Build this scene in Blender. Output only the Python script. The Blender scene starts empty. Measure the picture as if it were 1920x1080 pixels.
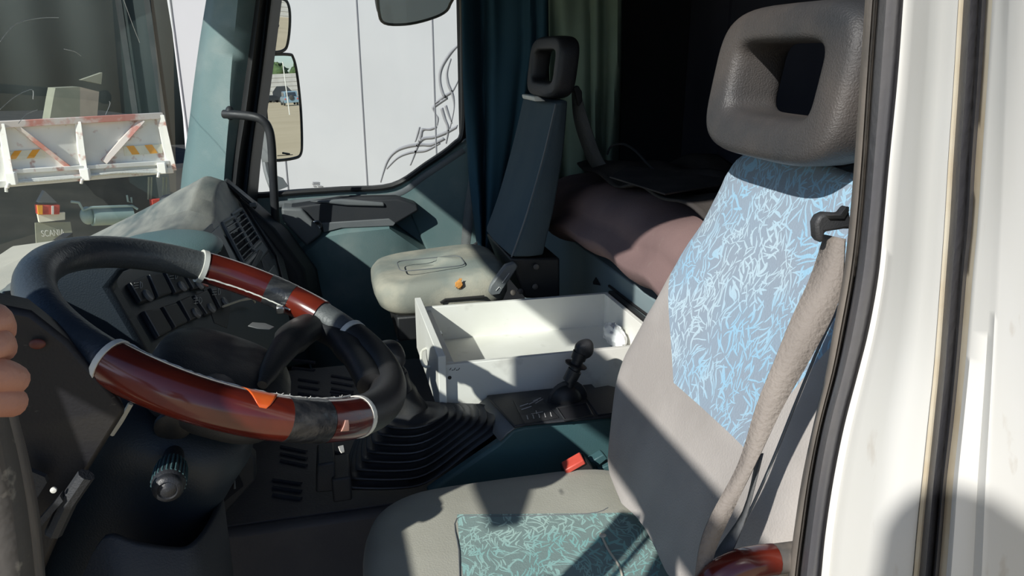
import bpy, bmesh, math, random
from mathutils import Vector, Matrix
from math import sin, cos, pi, radians, tan
random.seed(7)
V = Vector
sc = bpy.context.scene
COL = sc.collection
# ------------------------------------------------------------------ camera
F = 1387.0; YAW = radians(14); PIT = radians(17.5); CAM = V((0, 0, 1.2))
fw = V((sin(YAW)*cos(PIT), cos(YAW)*cos(PIT), -sin(PIT)))
rt = V((cos(YAW), -sin(YAW), 0)); up = rt.cross(fw)
cd = bpy.data.cameras.new('camera'); cam = bpy.data.objects.new('camera', cd); COL.objects.link(cam)
cam.matrix_world = Matrix(((rt.x, up.x, -fw.x, CAM.x), (rt.y, up.y, -fw.y, CAM.y), (rt.z, up.z, -fw.z, CAM.z), (0, 0, 0, 1)))
cd.sensor_width = 36; cd.lens = F*36/1920; cd.clip_start = 0.02; cd.clip_end = 1000
sc.camera = cam
# ------------------------------------------------------------------ sky, sun, exposure
SUN_DIR = V((0.62, 0.56, -0.54)).normalized()
w = bpy.data.worlds.new('sky'); sc.world = w; w.use_nodes = True
wn = w.node_tree.nodes; wl = w.node_tree.links
bg = wn['Background']; st = wn.new('ShaderNodeTexSky'); st.sky_type = 'NISHITA'; st.sun_disc = False
st.sun_elevation = radians(33); st.sun_rotation = radians(228); st.air_density = 1.0; st.dust_density = 0.6; st.ozone_density = 5
wl.new(st.outputs[0], bg.inputs[0]); bg.inputs[1].default_value = 0.115
ld = bpy.data.lights.new('sun', 'SUN'); ld.energy = 4.9; ld.angle = radians(0.6); ld.color = (1, 0.97, 0.915)
sun = bpy.data.objects.new('sun', ld); COL.objects.link(sun); sun.rotation_euler = SUN_DIR.to_track_quat('-Z', 'Y').to_euler()
sc.view_settings.view_transform = 'Standard'; sc.view_settings.look = 'None'
sc.view_settings.exposure = 0.0; sc.view_settings.gamma = 1.0; sc.view_settings.use_curve_mapping = False
# ------------------------------------------------------------------ geometry of sight lines (a point at a real distance)
def ray(px, py): return fw + rt*(px-960)/F + up*(540-py)/F
def AY(px, py, y): d = ray(px, py); return CAM + d*(y-CAM.y)/d.y
def AZ(px, py, z): d = ray(px, py); return CAM + d*(z-CAM.z)/d.z
def AX(px, py, x): d = ray(px, py); return CAM + d*(x-CAM.x)/d.x
def AP(px, py, n, d): n = V(n); r = ray(px, py); return CAM + r*((d-n.dot(CAM))/n.dot(r))
# ------------------------------------------------------------------ mesh builder
class B:
    def __init__(s): s.bm = bmesh.new(); s.mi = 0
    def face(s, vs, smooth=False):
        try:
            f = s.bm.faces.new(vs); f.material_index = s.mi; return f
        except ValueError: return None
    def poly(s, pts): s.face([s.bm.verts.new(p) for p in pts]); return s
    def prism(s, pts, vec):
        a = [s.bm.verts.new(V(p)) for p in pts]; b = [s.bm.verts.new(V(p)+V(vec)) for p in pts]; n = len(a)
        s.face(a); s.face(b[::-1])
        for i in range(n): s.face([a[i], b[i], b[(i+1) % n], a[(i+1) % n]])
        return s
    def box(s, c, d, rot=None):
        c = V(c); R = rot or Matrix.Identity(3); x, y, z = d[0]/2, d[1]/2, d[2]/2
        s.prism([c + R @ V(p) for p in ((-x, -y, -z), (x, -y, -z), (x, y, -z), (-x, y, -z))], R @ V((0, 0, 2*z))); return s
    def loft(s, rings, cap=True, closed=False, loop=True):
        R = [[s.bm.verts.new(V(p)) for p in r] for r in rings]; n = len(R[0]); m = len(R)
        for i in range(m if closed else m-1):
            a, b = R[i], R[(i+1) % m]
            for j in range(n if loop else n-1): s.face([a[j], a[(j+1) % n], b[(j+1) % n], b[j]])
        if cap and not closed and loop: s.face(R[0][::-1]); s.face(R[-1])
        return s
    def tube(s, path, r, n=12, closed=False, flat=1.0, upv=None):
        P = [V(p) for p in path]; m = len(P); rings = []; prev = V(upv) if upv else None
        for i in range(m):
            a = P[(i-1) % m] if (closed or i > 0) else P[i]; b = P[(i+1) % m] if (closed or i < m-1) else P[i]
            t = (b-a).normalized()
            if prev is None: prev = V((0, 0, 1)) if abs(t.z) < .9 else V((1, 0, 0))
            e1 = (prev - t*prev.dot(t)).normalized(); e2 = t.cross(e1)
            if not upv: prev = e1
            rr = r[i] if isinstance(r, (list, tuple)) else r
            rings.append([P[i] + e1*rr*cos(2*pi*k/n) + e2*rr*flat*sin(2*pi*k/n) for k in range(n)])
        return s.loft(rings, closed=closed)
    def lathe(s, p0, ax, prof, n=24):
        p0 = V(p0); ax = V(ax).normalized(); e1 = ax.orthogonal().normalized(); e2 = ax.cross(e1)
        return s.loft([[p0 + ax*h + (e1*cos(2*pi*k/n) + e2*sin(2*pi*k/n))*max(r, 1e-5) for k in range(n)] for h, r in prof])
    def ell(s, c, ax, n=20, m=12, e=1.0):     # ax: three half-axis vectors, e<1 squarer
        c = V(c); f = lambda v: math.copysign(abs(v)**e, v); R = []
        for i in range(m+1):
            ph = -pi/2 + pi*(i/m); ph = max(min(ph, pi/2-1e-3), -pi/2+1e-3)
            R.append([c + ax[0]*f(cos(ph))*f(cos(2*pi*k/n)) + ax[1]*f(cos(ph))*f(sin(2*pi*k/n)) + ax[2]*f(sin(ph)) for k in range(n)])
        return s.loft(R)
    def grid(s, fn, nu, nv, th=0, back=None):
        A = [[s.bm.verts.new(V(fn(i/nu, j/nv))) for j in range(nv+1)] for i in range(nu+1)]
        for i in range(nu):
            for j in range(nv): s.face([A[i][j], A[i+1][j], A[i+1][j+1], A[i][j+1]])
        return s
    def ribbon(s, L, R): return s.loft([[a, b] for a, b in zip(L, R)], cap=False, loop=False)
    def obj(s, name, m, parent=None, bevel=0, solid=0, sub=0, ang=38, label=None, cat=None, group=None, kind=None, flip=False, seg=2, off=-1):
        bm = s.bm; bmesh.ops.recalc_face_normals(bm, faces=bm.faces)
        if flip: bmesh.ops.reverse_faces(bm, faces=bm.faces)
        ca = radians(ang)
        for f in bm.faces: f.smooth = True
        for e in bm.edges:
            if len(e.link_faces) == 2 and e.calc_face_angle(0) > ca: e.smooth = False
        me = bpy.data.meshes.new(name); bm.to_mesh(me); bm.free()
        for mm in (m if isinstance(m, (list, tuple)) else [m]): me.materials.append(mm)
        o = bpy.data.objects.new(name, me); COL.objects.link(o)
        if parent is not None:
            o.parent = parent; o.matrix_parent_inverse = parent.matrix_basis.inverted()
        if solid: q = o.modifiers.new('solid', 'SOLIDIFY'); q.thickness = solid; q.offset = off
        if bevel: q = o.modifiers.new('bevel', 'BEVEL'); q.width = bevel; q.segments = seg; q.limit_method = 'ANGLE'; q.angle_limit = radians(35); q.harden_normals = False
        if sub: q = o.modifiers.new('sub', 'SUBSURF'); q.levels = sub; q.render_levels = sub
        tag(o, label, cat, group, kind); return o
def tag(o, label=None, cat=None, group=None, kind=None):
    if label: o['label'] = label
    if cat: o['category'] = cat
    if group: o['group'] = group
    if kind: o['kind'] = kind
    return o
def thing(name, loc, label, cat, group=None):
    o = bpy.data.objects.new(name, None); COL.objects.link(o); o.location = loc; o.empty_display_size = .05
    return tag(o, label, cat, group)
def struct(b, name, m, **k): return b.obj(name, m, kind='structure', **k)
def srect(c, a, b, n=32, e=.45):      # superellipse ring: c centre, a/b half vectors
    f = lambda v: math.copysign(abs(v)**e, v)
    return [V(c) + V(a)*f(cos(2*pi*k/n)) + V(b)*f(sin(2*pi*k/n)) for k in range(n)]
def smooth_path(P, k=6):
    P = [V(p) for p in P]; out = []
    for i in range(len(P)-1):
        a, b, c, d = P[max(i-1, 0)], P[i], P[i+1], P[min(i+2, len(P)-1)]
        for j in range(k):
            t = j/k; out.append(.5*((2*b) + (c-a)*t + (2*a-5*b+4*c-d)*t*t + (-a+3*b-3*c+d)*t**3))
    return out + [P[-1]]
def interp(tab, x):
    for (x0, v0), (x1, v1) in zip(tab, tab[1:]):
        if x <= x1: t = max(0, (x-x0)/(x1-x0)); return v0 + (v1-v0)*t
    return tab[-1][1]
# ------------------------------------------------------------------ materials
def mat(name, col, rough=.6, col2=None, scale=8, amt=.5, bump=0, bscale=200, metal=0, spec=.5, lo=.4, hi=.65, coat=0, rough2=None, detail=6, stretch=None, col3=None, scale3=30, amt3=.5, lo3=.6, hi3=.7):
    m = bpy.data.materials.new(name); m.use_nodes = True; nt = m.node_tree; N = nt.nodes; L = nt.links; p = N['Principled BSDF']
    p.inputs['Roughness'].default_value = rough; p.inputs['Metallic'].default_value = metal; p.inputs['Specular IOR Level'].default_value = spec
    p.inputs['Coat Weight'].default_value = coat; p.inputs['Coat Roughness'].default_value = .12
    tc = N.new('ShaderNodeTexCoord'); src = tc.outputs['Object']
    if stretch:
        mp = N.new('ShaderNodeMapping'); mp.inputs['Scale'].default_value = stretch; L.new(src, mp.inputs[0]); src2 = mp.outputs[0]
    else: src2 = src
    def noise(sc_, det=detail, s=src2):
        n = N.new('ShaderNodeTexNoise'); n.inputs['Scale'].default_value = sc_; n.inputs['Detail'].default_value = det; L.new(s, n.inputs['Vector']); return n.outputs['Fac']
    def rng(f, a, b, c, d):
        r = N.new('ShaderNodeMapRange'); L.new(f, r.inputs[0])
        for i, v in enumerate((a, b, c, d)): r.inputs[i+1].default_value = v
        return r.outputs[0]
    c2 = col2 or tuple(x*.8 for x in col)
    mx = N.new('ShaderNodeMix'); mx.data_type = 'RGBA'; mx.inputs[6].default_value = (*col, 1); mx.inputs[7].default_value = (*c2, 1)
    f = rng(noise(scale), lo, hi, 0, amt); L.new(f, mx.inputs[0]); out = mx.outputs[2]
    if col3:
        m3 = N.new('ShaderNodeMix'); m3.data_type = 'RGBA'; L.new(out, m3.inputs[6]); m3.inputs[7].default_value = (*col3, 1)
        L.new(rng(noise(scale3), lo3, hi3, 0, amt3), m3.inputs[0]); out = m3.outputs[2]
    L.new(out, p.inputs['Base Color'])
    if rough2 is not None: L.new(rng(noise(scale*1.7), lo, hi, rough, rough2), p.inputs['Roughness'])
    if bump:
        bn = N.new('ShaderNodeBump'); bn.inputs['Strength'].default_value = bump; bn.inputs['Distance'].default_value = .002
        L.new(noise(bscale, 3, src), bn.inputs['Height']); L.new(bn.outputs[0], p.inputs['Normal'])
    m['mix'] = 0
    return m
def math_node(N, L, op, a, b=None):
    n = N.new('ShaderNodeMath'); n.operation = op
    for i, v in enumerate((a, b)):
        if v is None: continue
        if isinstance(v, (int, float)): n.inputs[i].default_value = v
        else: L.new(v, n.inputs[i])
    return n.outputs[0]
def fabric(name, base, base2, ink, ink2, border, border2, planes, bmp=.35, s=1.0):
    """woven seat cloth: scribbled strokes inside the half-spaces `planes`, plain velour outside"""
    m = bpy.data.materials.new(name); m.use_nodes = True; nt = m.node_tree; N = nt.nodes; L = nt.links; p = N['Principled BSDF']
    p.inputs['Roughness'].default_value = .9; p.inputs['Specular IOR Level'].default_value = .15; p.inputs['Sheen Weight'].default_value = .15
    src = N.new('ShaderNodeTexCoord').outputs['Object']
    def mp(sc_, rot, loc=(0, 0, 0)):
        q = N.new('ShaderNodeMapping'); q.inputs['Scale'].default_value = sc_; q.inputs['Rotation'].default_value = rot; q.inputs['Location'].default_value = loc
        L.new(src, q.inputs[0]); return q.outputs[0]
    def noise(v, sc_, det=2, dist=0):
        n = N.new('ShaderNodeTexNoise'); n.inputs['Scale'].default_value = sc_; n.inputs['Detail'].default_value = det; n.inputs['Distortion'].default_value = dist
        L.new(v, n.inputs['Vector']); return n.outputs['Fac']
    def line(f, c, wd):
        return math_node(N, L, 'LESS_THAN', math_node(N, L, 'ABSOLUTE', math_node(N, L, 'SUBTRACT', f, c)), wd)
    def mixc(f, a, b):
        q = N.new('ShaderNodeMix'); q.data_type = 'RGBA'
        for i, v in ((0, f), (6, a), (7, b)):
            if hasattr(v, 'links') or not isinstance(v, (tuple, float, int)): L.new(v, q.inputs[i])
            else: q.inputs[i].default_value = (*v, 1) if isinstance(v, tuple) else v
        return q.outputs[2]
    tot = None
    sx = N.new('ShaderNodeSeparateXYZ'); L.new(src, sx.inputs[0]); cx = N.new('ShaderNodeCombineXYZ')
    L.new(sx.outputs[1 if s > 0 else 0], cx.inputs[0]); L.new(sx.outputs[2 if s > 0 else 1], cx.inputs[1])
    wn_ = N.new('ShaderNodeTexNoise'); wn_.inputs['Scale'].default_value = 16; wn_.inputs['Detail'].default_value = 1; L.new(src, wn_.inputs['Vector'])
    w1 = N.new('ShaderNodeVectorMath'); w1.operation = 'SUBTRACT'; L.new(wn_.outputs['Color'], w1.inputs[0]); w1.inputs[1].default_value = (.5, .5, .5)
    w2 = N.new('ShaderNodeVectorMath'); w2.operation = 'SCALE'; L.new(w1.outputs[0], w2.inputs[0]); w2.inputs['Scale'].default_value = .06
    w3 = N.new('ShaderNodeVectorMath'); w3.operation = 'ADD'; L.new(cx.outputs[0], w3.inputs[0]); L.new(w2.outputs[0], w3.inputs[1])
    for k, an in enumerate((.1, -.35, .55, -.75, 1.0, .3, -.15, -1.1, .75, -.5, 1.35, .0, .4, -.6)):
        q = N.new('ShaderNodeVectorRotate'); q.rotation_type = 'Z_AXIS'; q.inputs['Angle'].default_value = an; q.inputs['Center'].default_value = (k*.37, k*.21, 0); L.new(w3.outputs[0], q.inputs['Vector'])
        q2 = N.new('ShaderNodeMapping'); q2.vector_type = 'POINT'; q2.inputs['Scale'].default_value = (70 + 5*(k % 4), 8.5 + 1.5*(k % 3), 1); L.new(q.outputs[0], q2.inputs[0])
        vo = N.new('ShaderNodeTexVoronoi'); vo.voronoi_dimensions = '2D'; vo.inputs['Scale'].default_value = 1.0; L.new(q2.outputs[0], vo.inputs['Vector'])
        l = math_node(N, L, 'LESS_THAN', vo.outputs['Distance'], .090 if k % 2 else .105); tot = l if tot is None else math_node(N, L, 'MAXIMUM', tot, l)
    basec = mixc(noise(src, 9, 4), base, base2)
    r = N.new('ShaderNodeMapRange'); L.new(noise(src, 7, 2), r.inputs[0]); r.inputs[1].default_value = .42; r.inputs[2].default_value = .6
    inkc = mixc(r.outputs[0], ink, ink2)
    pat = mixc(math_node(N, L, 'MULTIPLY', tot, .7), basec, inkc)
    # mask
    mask = None
    for n_, d_ in planes:
        vm = N.new('ShaderNodeVectorMath'); vm.operation = 'DOT_PRODUCT'; L.new(src, vm.inputs[0]); vm.inputs[1].default_value = n_
        q = math_node(N, L, 'LESS_THAN', vm.outputs['Value'], d_); mask = q if mask is None else math_node(N, L, 'MULTIPLY', mask, q)
    r2 = N.new('ShaderNodeMapRange'); L.new(noise(src, 5, 8), r2.inputs[0]); r2.inputs[1].default_value = .38; r2.inputs[2].default_value = .62
    bord = mixc(r2.outputs[0], border, border2)
    outc = mixc(mask, bord, pat) if mask is not None else pat
    L.new(outc, p.inputs['Base Color'])
    bn = N.new('ShaderNodeBump'); bn.inputs['Strength'].default_value = bmp; bn.inputs['Distance'].default_value = .002
    L.new(noise(src, 350, 2), bn.inputs['Height']); L.new(bn.outputs[0], p.inputs['Normal'])
    return m
def glass(name, dust=.03, refl=.5, tint=(.93, .97, .95)):
    m = bpy.data.materials.new(name); m.use_nodes = True; nt = m.node_tree; N = nt.nodes; L = nt.links
    N.remove(N['Principled BSDF']); o = N['Material Output']
    t = N.new('ShaderNodeBsdfTransparent'); t.inputs[0].default_value = (*tint, 1)
    g = N.new('ShaderNodeBsdfGlossy'); g.inputs['Roughness'].default_value = .01
    d = N.new('ShaderNodeBsdfDiffuse'); d.inputs[0].default_value = (.75, .78, .76, 1)
    fr = N.new('ShaderNodeFresnel'); fr.inputs[0].default_value = 1.45
    m1 = N.new('ShaderNodeMixShader'); L.new(math_node(N, L, 'MULTIPLY', fr.outputs[0], refl), m1.inputs[0]); L.new(t.outputs[0], m1.inputs[1]); L.new(g.outputs[0], m1.inputs[2])
    tc = N.new('ShaderNodeTexCoord'); n = N.new('ShaderNodeTexNoise'); n.inputs['Scale'].default_value = 5; n.inputs['Detail'].default_value = 8; L.new(tc.outputs['Object'], n.inputs['Vector'])
    r = N.new('ShaderNodeMapRange'); L.new(n.outputs['Fac'], r.inputs[0]); r.inputs[1].default_value = .35; r.inputs[2].default_value = .75; r.inputs[3].default_value = dust*.5; r.inputs[4].default_value = dust*1.6
    m2 = N.new('ShaderNodeMixShader'); L.new(r.outputs[0], m2.inputs[0]); L.new(m1.outputs[0], m2.inputs[1]); L.new(d.outputs[0], m2.inputs[2])
    L.new(m2.outputs[0], o.inputs[0]); return m
M = {}
M['label'] = mat('pale_print', (.62, .62, .60), .5, (.4, .4, .4), 60, .6)
M['black'] = mat('black_plastic', (.022, .024, .028), .42, (.05, .05, .05), 14, .5, .25, 500, rough2=.6)
M['blacksoft'] = mat('black_rubber', (.018, .019, .021), .5, (.035, .034, .032), 10, .5, .15, 300)
M['dark'] = mat('charcoal_trim', (.024, .028, .034), .6, (.042, .042, .043), 6, .5, .3, 450)
M['darkblue'] = mat('blue_black_trim', (.016, .025, .036), .5, (.024, .032, .040), 6, .5, .25, 450)
M['void'] = mat('dark_lining', (.012, .013, .018), .9)
M['wallcloth'] = mat('sleeper_lining', (.030, .032, .050), .9, (.045, .046, .066), 5, .6)
M['teal'] = mat('teal_plastic', (.12, .20, .205), .5, (.19, .25, .25), 4, .6, .25, 400, col3=(.33, .36, .34), scale3=9, amt3=.35, lo3=.5, hi3=.75)
M['tealside'] = mat('green_plastic', (.05, .115, .125), .5, (.07, .13, .135), 5, .6, .25, 400)
M['greytrim'] = mat('grey_trim', (.13, .145, .155), .5, (.21, .215, .21), 6, .6, .25, 400)
M['dust'] = mat('dusty_dash_top', (.20, .21, .195), .55, (.44, .43, .37), 7, .8, .2, 300, lo=.35, hi=.62, stretch=(3, .8, 1), col3=(.09, .14, .14), scale3=4, amt3=.8, lo3=.5, hi3=.62)
M['cream'] = mat('cream_trim', (.62, .58, .48), .7, (.5, .48, .40), 9, .6, .2, 300)
M['white'] = mat('white_paint', (.71, .71, .69), .38, (.62, .61, .55), 3.5, .55, 0, coat=.3, stretch=(2, 2, .5), col3=(.42, .35, .27), scale3=26, amt3=.35, lo3=.66, hi3=.74, lo=.45, hi=.7)
M['whiteyellow'] = mat('yellowed_sealant', (.60, .55, .44), .6, (.50, .41, .28), 20, .8)
M['rubber'] = mat('grey_black_door_rubber', (.075, .075, .085), .5, (.13, .125, .125), 12, .8, .4, 90, stretch=(3, 3, .35), rough2=.35)
M['rubberbrown'] = mat('dusty_brown_seal', (.10, .092, .085), .65, (.22, .19, .16), 14, .9, .5, 60, stretch=(3, 3, .4))
M['roughedge'] = mat('worn_painted_edge', (.085, .08, .075), .85, (.36, .34, .29), 34, .9, .9, 60, lo=.56, hi=.62)
M['wood'] = mat('burgundy_veneer', (.06, .010, .009), .2, (.17, .022, .010), 5, .8, 0, coat=.7, stretch=(1, 6, 1), col3=(.06, .012, .012), scale3=7, amt3=.6, lo3=.5, hi3=.65)
M['tape'] = mat('black_tape', (.018, .02, .024), .28, (.06, .06, .06), 30, .7, .9, 60, stretch=(.2, 4, 4))
M['leather'] = mat('worn_rim_leather', (.035, .045, .058), .33, (.15, .155, .145), 3.2, .8, .35, 260, rough2=.5, lo=.42, hi=.62)
M['whiterib'] = mat('white_edge_ring', (.72, .72, .66), .5, (.55, .53, .46), 60, .6)
M['drawer'] = mat('white_laminate', (.86, .855, .80), .42, (.74, .735, .66), 6, .55, 0, col3=(.4, .38, .34), scale3=16, amt3=.3, lo3=.63, hi3=.72)
M['orange'] = mat('orange_chip', (.85, .16, .03), .3, (.7, .08, .02), 40, .7)
M['red'] = mat('red_plastic', (.62, .09, .06), .35, (.45, .05, .04), 30, .6)
M['metal'] = mat('bare_metal', (.55, .55, .54), .3, metal=1, scale=20)
M['headrest'] = mat('worn_black_vinyl', (.038, .040, .044), .40, (.10, .085, .075), 4.2, .7, .6, 420, lo=.42, hi=.62, rough2=.6)
M['belt'] = mat('grey_brown_webbing', (.20, .175, .155), .75, (.30, .265, .235), 12, .7, .7, 250, stretch=(1, 1, .5))
M['beltgrey'] = mat('grey_webbing', (.12, .13, .13), .75, (.17, .175, .17), 12, .7, .6, 250)
M['beltdark'] = mat('dark_webbing', (.085, .09, .095), .7, (.15, .145, .14), 12, .6, .5, 250)
M['pseat'] = mat('dusty_beige_velour', (.26, .27, .235), .95, (.50, .47, .38), 6, .9, .3, 300, spec=.15, lo=.4, hi=.6, col3=(.2, .25, .24), scale3=4, amt3=.5, lo3=.5, hi3=.6)
M['pback'] = mat('slate_cloth', (.07, .10, .12), .9, (.09, .12, .135), 8, .6, .3, 400, spec=.2)
M['mattress'] = mat('dark_mattress_cloth', (.045, .042, .047), .95, (.065, .057, .06), 9, .7, .35, 350, spec=.1)
M['bedcover'] = mat('brown_pink_cloth', (.34, .215, .195), .9, (.28, .165, .155), 7, .7, .35, 350, spec=.1, col3=(.5, .42, .37), scale3=30, amt3=.4, lo3=.65, hi3=.72)
M['sheet'] = mat('dark_crumpled_cloth', (.05, .046, .045), .95, (.085, .075, .068), 12, .7, .4, 200, spec=.1)
M['curtain'] = mat('navy_curtain', (.028, .072, .105), .85, (.036, .085, .115), 6, .6, .2, 500, spec=.15)
M['gcurtain'] = mat('olive_curtain', (.20, .26, .20), .9, (.14, .19, .15), 6, .6, .2, 500, spec=.1)
M['skin'] = mat('skin', (.50, .25, .18), .5, (.42, .18, .13), 25, .6, .25, 300)
M['gaiter'] = mat('gaiter_rubber', (.032, .033, .038), .42, (.06, .06, .06), 10, .6, .15, 300)
M['mat'] = mat('black_rubber_mat', (.055, .055, .068), .6, (.085, .083, .09), 8, .6, .3, 200)
M['box'] = mat('white_curtainside', (.58, .585, .60), .7, (.54, .545, .56), 2, .6)
M['decal'] = mat('grey_decal', (.30, .30, .32), .6)
M['dullred'] = mat('dull_red_lens', (.12, .03, .02), .5)
M['rust'] = mat('white_paint_rusty', (.88, .87, .82), .6, (.76, .74, .68), 3, .6, col3=(.42, .14, .09), scale3=7, amt3=.8, lo3=.6, hi3=.7)
M['rustred'] = mat('flaking_red_white_paint', (.74, .66, .60), .6, (.62, .22, .17), 5, .9, lo=.48, hi=.6)
M['kick'] = mat('scratched_black_panel', (.010, .010, .013), .55, (.022, .02, .018), 9, .8, .2, 300, col3=(.16, .15, .13), scale3=40, amt3=.5, lo3=.68, hi3=.74, stretch=(1, 1, 3))
M['tarp'] = mat('dark_green_tarpaulin', (.014, .024, .024), .8, (.022, .032, .032), .8, .7)
M['chassis'] = mat('chassis_black', (.03, .034, .034), .8, (.06, .062, .058), 3, .7)
M['stripeo'] = mat('orange_reflective', (.95, .42, .03), .5)
M['stripew'] = mat('cream_reflective', (.85, .82, .66), .5)
M['flap'] = mat('dusty_mudflap', (.26, .27, .20), .8, (.33, .33, .25), 5, .6)
M['tank'] = mat('grey_green_tank', (.26, .36, .34), .5, (.34, .42, .4), 4, .6)
M['sand'] = mat('sandy_yard', (.56, .45, .28), .95, (.48, .38, .23), .25, .6, detail=10)
M['tree'] = mat('tree_green', (.05, .09, .03), .9, (.09, .14, .05), 1.2, .8)
M['concrete'] = mat('concrete_wall', (.42, .41, .38), .9, (.33, .32, .30), 1, .6)
M['carblue'] = mat('blue_grey_car', (.18, .27, .33), .3)
M['cardark'] = mat('dark_car', (.03, .035, .04), .3)
M['glassdark'] = mat('tinted_glass', (.03, .04, .05), .1)
M['label'] = mat('pale_print', (.62, .62, .60), .5, (.4, .4, .4), 60, .6)
M['glass'] = glass('window_glass', .02, .5)
M['screen'] = glass('dusty_windscreen_glass', .018, .10, (.90, .95, .93))
mir = bpy.data.materials.new('mirror_glass'); mir.use_nodes = True; q = mir.node_tree.nodes['Principled BSDF']
q.inputs['Base Color'].default_value = (.88, .9, .9, 1); q.inputs['Metallic'].default_value = 1; q.inputs['Roughness'].default_value = .0
M['mirror'] = mir
# back rest cloth: in world coordinates (parts are built in world space about origin)
M['seatback'] = fabric('driver_back_cloth', (.29, .33, .385), (.27, .37, .47), (.32, .60, .80), (.54, .70, .78), (.35, .325, .305), (.46, .43, .405),
    [((0, 1, -.97), .955-.97*.733), ((0, 0, -1), -.722), ((0, -1, -.35), -.987)])
M['seatcush'] = fabric('driver_cushion_cloth', (.22, .30, .28), (.18, .27, .26), (.22, .54, .52), (.46, .66, .60), (.30, .30, .25), (.37, .37, .315),
    [((-1, 0.12, 0), -.04), ((.22, 1, 0), 1.048), ((0, -1, 0), -.70)], s=-1)
# ==================================================================== THE CAB SHELL
def quad(pts, name, m, solid=0, **k): b = B(); b.poly(pts); return struct(b, name, m, solid=solid, **k)
b = B(); b.prism([(-.95, .46, -.03), (.72, .46, -.03), (.72, 2.78, -.03), (-.95, 2.78, -.03)], (0, 0, .03)); struct(b, 'floor', M['void'])
# engine tunnel under the ribbed mat
b = B(); b.prism([(-.95, 1.20, 0), (-.95, 1.24, .37), (-.95, 1.98, .37), (-.95, 2.02, 0)], (1.63, 0, 0)); struct(b, 'trim_1', M['mat'], bevel=.012)
for o_ in ():
    pass
b = B(); b.prism([(1.38, .4, 0), (1.42, .4, 0), (1.42, 2.82, 0), (1.38, 2.82, 0)], (0, 0, 2.2)); b.box((1.376, 1.9, 1.2), (.012, .03, 1.3)); b.box((1.376, 2.45, 1.2), (.012, .03, 1.3)); struct(b, 'wall_back', M['wallcloth'])
b = B(); b.prism([(-.72, .4, 2.1), (1.42, .4, 2.1), (1.42, 2.82, 2.1), (-.72, 2.82, 2.1)], (0, 0, .04)); struct(b, 'ceiling', M['wallcloth'])
b = B(); b.box((.985, .52, 1.05), (.87, .04, 2.1)); struct(b, 'wall_left', M['void'])            # cab side behind the driver's door pillar
b = B(); b.box((.95, 2.76, 1.05), (.92, .05, 2.1)); b.box((0, 2.76, 1.80), (1.2, .05, .62)); b.box((.12, 2.78, .3), (1.3, .03, .8)); struct(b, 'wall_right', M['void'])
b = B(); b.box((-.16, .50, 1.98), (1.3, .05, .34)); struct(b, 'trim_2', M['void'])                 # header over the driver's door
b = B(); b.prism([(-.70, .5, 1.60), (-.68, 2.76, 1.60), (-.72, 2.76, 2.1), (-.72, .5, 2.1)], (.05, 0, 0)); struct(b, 'wall_front', M['void'])
b = B(); b.prism([(-.95, .5, 0), (-.95, 2.76, 0), (-.86, 2.76, .62), (-.86, .5, .62)], (-.03, 0, 0)); struct(b, 'trim_3', M['void'])
# windscreen: curved pane
base = [(-.62, .50), (-.76, .75), (-.82, 1.3), (-.80, 1.8), (-.72, 2.15), (-.57, 2.48), (-.50, 2.66)]
bs = smooth_path([V((x, y, 0)) for x, y in base], 5)
b = B(); b.loft([[V((p.x-.01, p.y, .63)), V((p.x+.04, p.y, 1.1)), V((p.x+.08, p.y, 1.45)), V((p.x+.11, p.y, 1.62))] for p in bs], cap=False, loop=False)
ws = struct(b, 'window_1', M['screen'])
for pts in (((232, 0), (250, 50), (262, 80)), ((120, 92), (140, 97), (152, 105)), ((0, 205), (30, 180), (60, 168), (62, 186)), ((34, 232), (50, 214), (70, 206)), ((0, 78), (30, 45), (75, 34), (110, 33)), ((198, 215), (206, 196), (205, 190))):
    b = B(); b.tube(smooth_path([AX(x, y, -.735) for x, y in pts], 5), .0009, 4); b.obj('scratch', M['label'], ws)
# driver-side front pillar (beside the frame, shades the cab) and the passenger-side pillar
b = B(); b.prism([(-.62, .47, .1), (-.48, .47, .1), (-.48, .47, .8), (-.53, .48, 1.2), (-.54, .50, 1.81), (-.61, .50, 1.81), (-.61, .48, .9)], (0, .05, 0)); struct(b, 'trim_4', M['darkblue'], bevel=.012)
def strip(cols, rows, ys, name, m, solid=.02, **k):
    """rows: list of (py, [px...]); ys: depth per column -> swept relief strip"""
    if rows[0][0] == -60: rows = [(-420, [x0_ + (x0_-x1_)/(rows[1][0]+60)*360 for x0_, x1_ in zip(rows[0][1], rows[1][1])])] + rows
    b = B(); R = []
    for py, pxs in rows: R.append([AY(px, py, y if not callable(y) else y(py)) for px, y in zip(pxs, ys)])
    # refine rows
    cols_ = [smooth_path([r[i] for r in R], 6) for i in range(len(ys))]
    b.loft([[c[j] for c in cols_] for j in range(len(cols_[0]))], cap=False, loop=False)
    return struct(b, name, m, solid=solid, **k)
strip(0, [(-60, [408, 425, 455, 484, 492]), (80, [385, 402, 440, 466, 472]), (170, [372, 392, 432, 452, 458]), (205, [368, 388, 431, 448, 452]), (260, [361, 380, 425, 438, 442]), (340, [350, 370, 418, 428, 432]), (420, [345, 365, 415, 430, 432])],
      [2.66, 2.62, 2.58, 2.60, 2.66], 'trim_5', M['teal'], ang=60)
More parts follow.
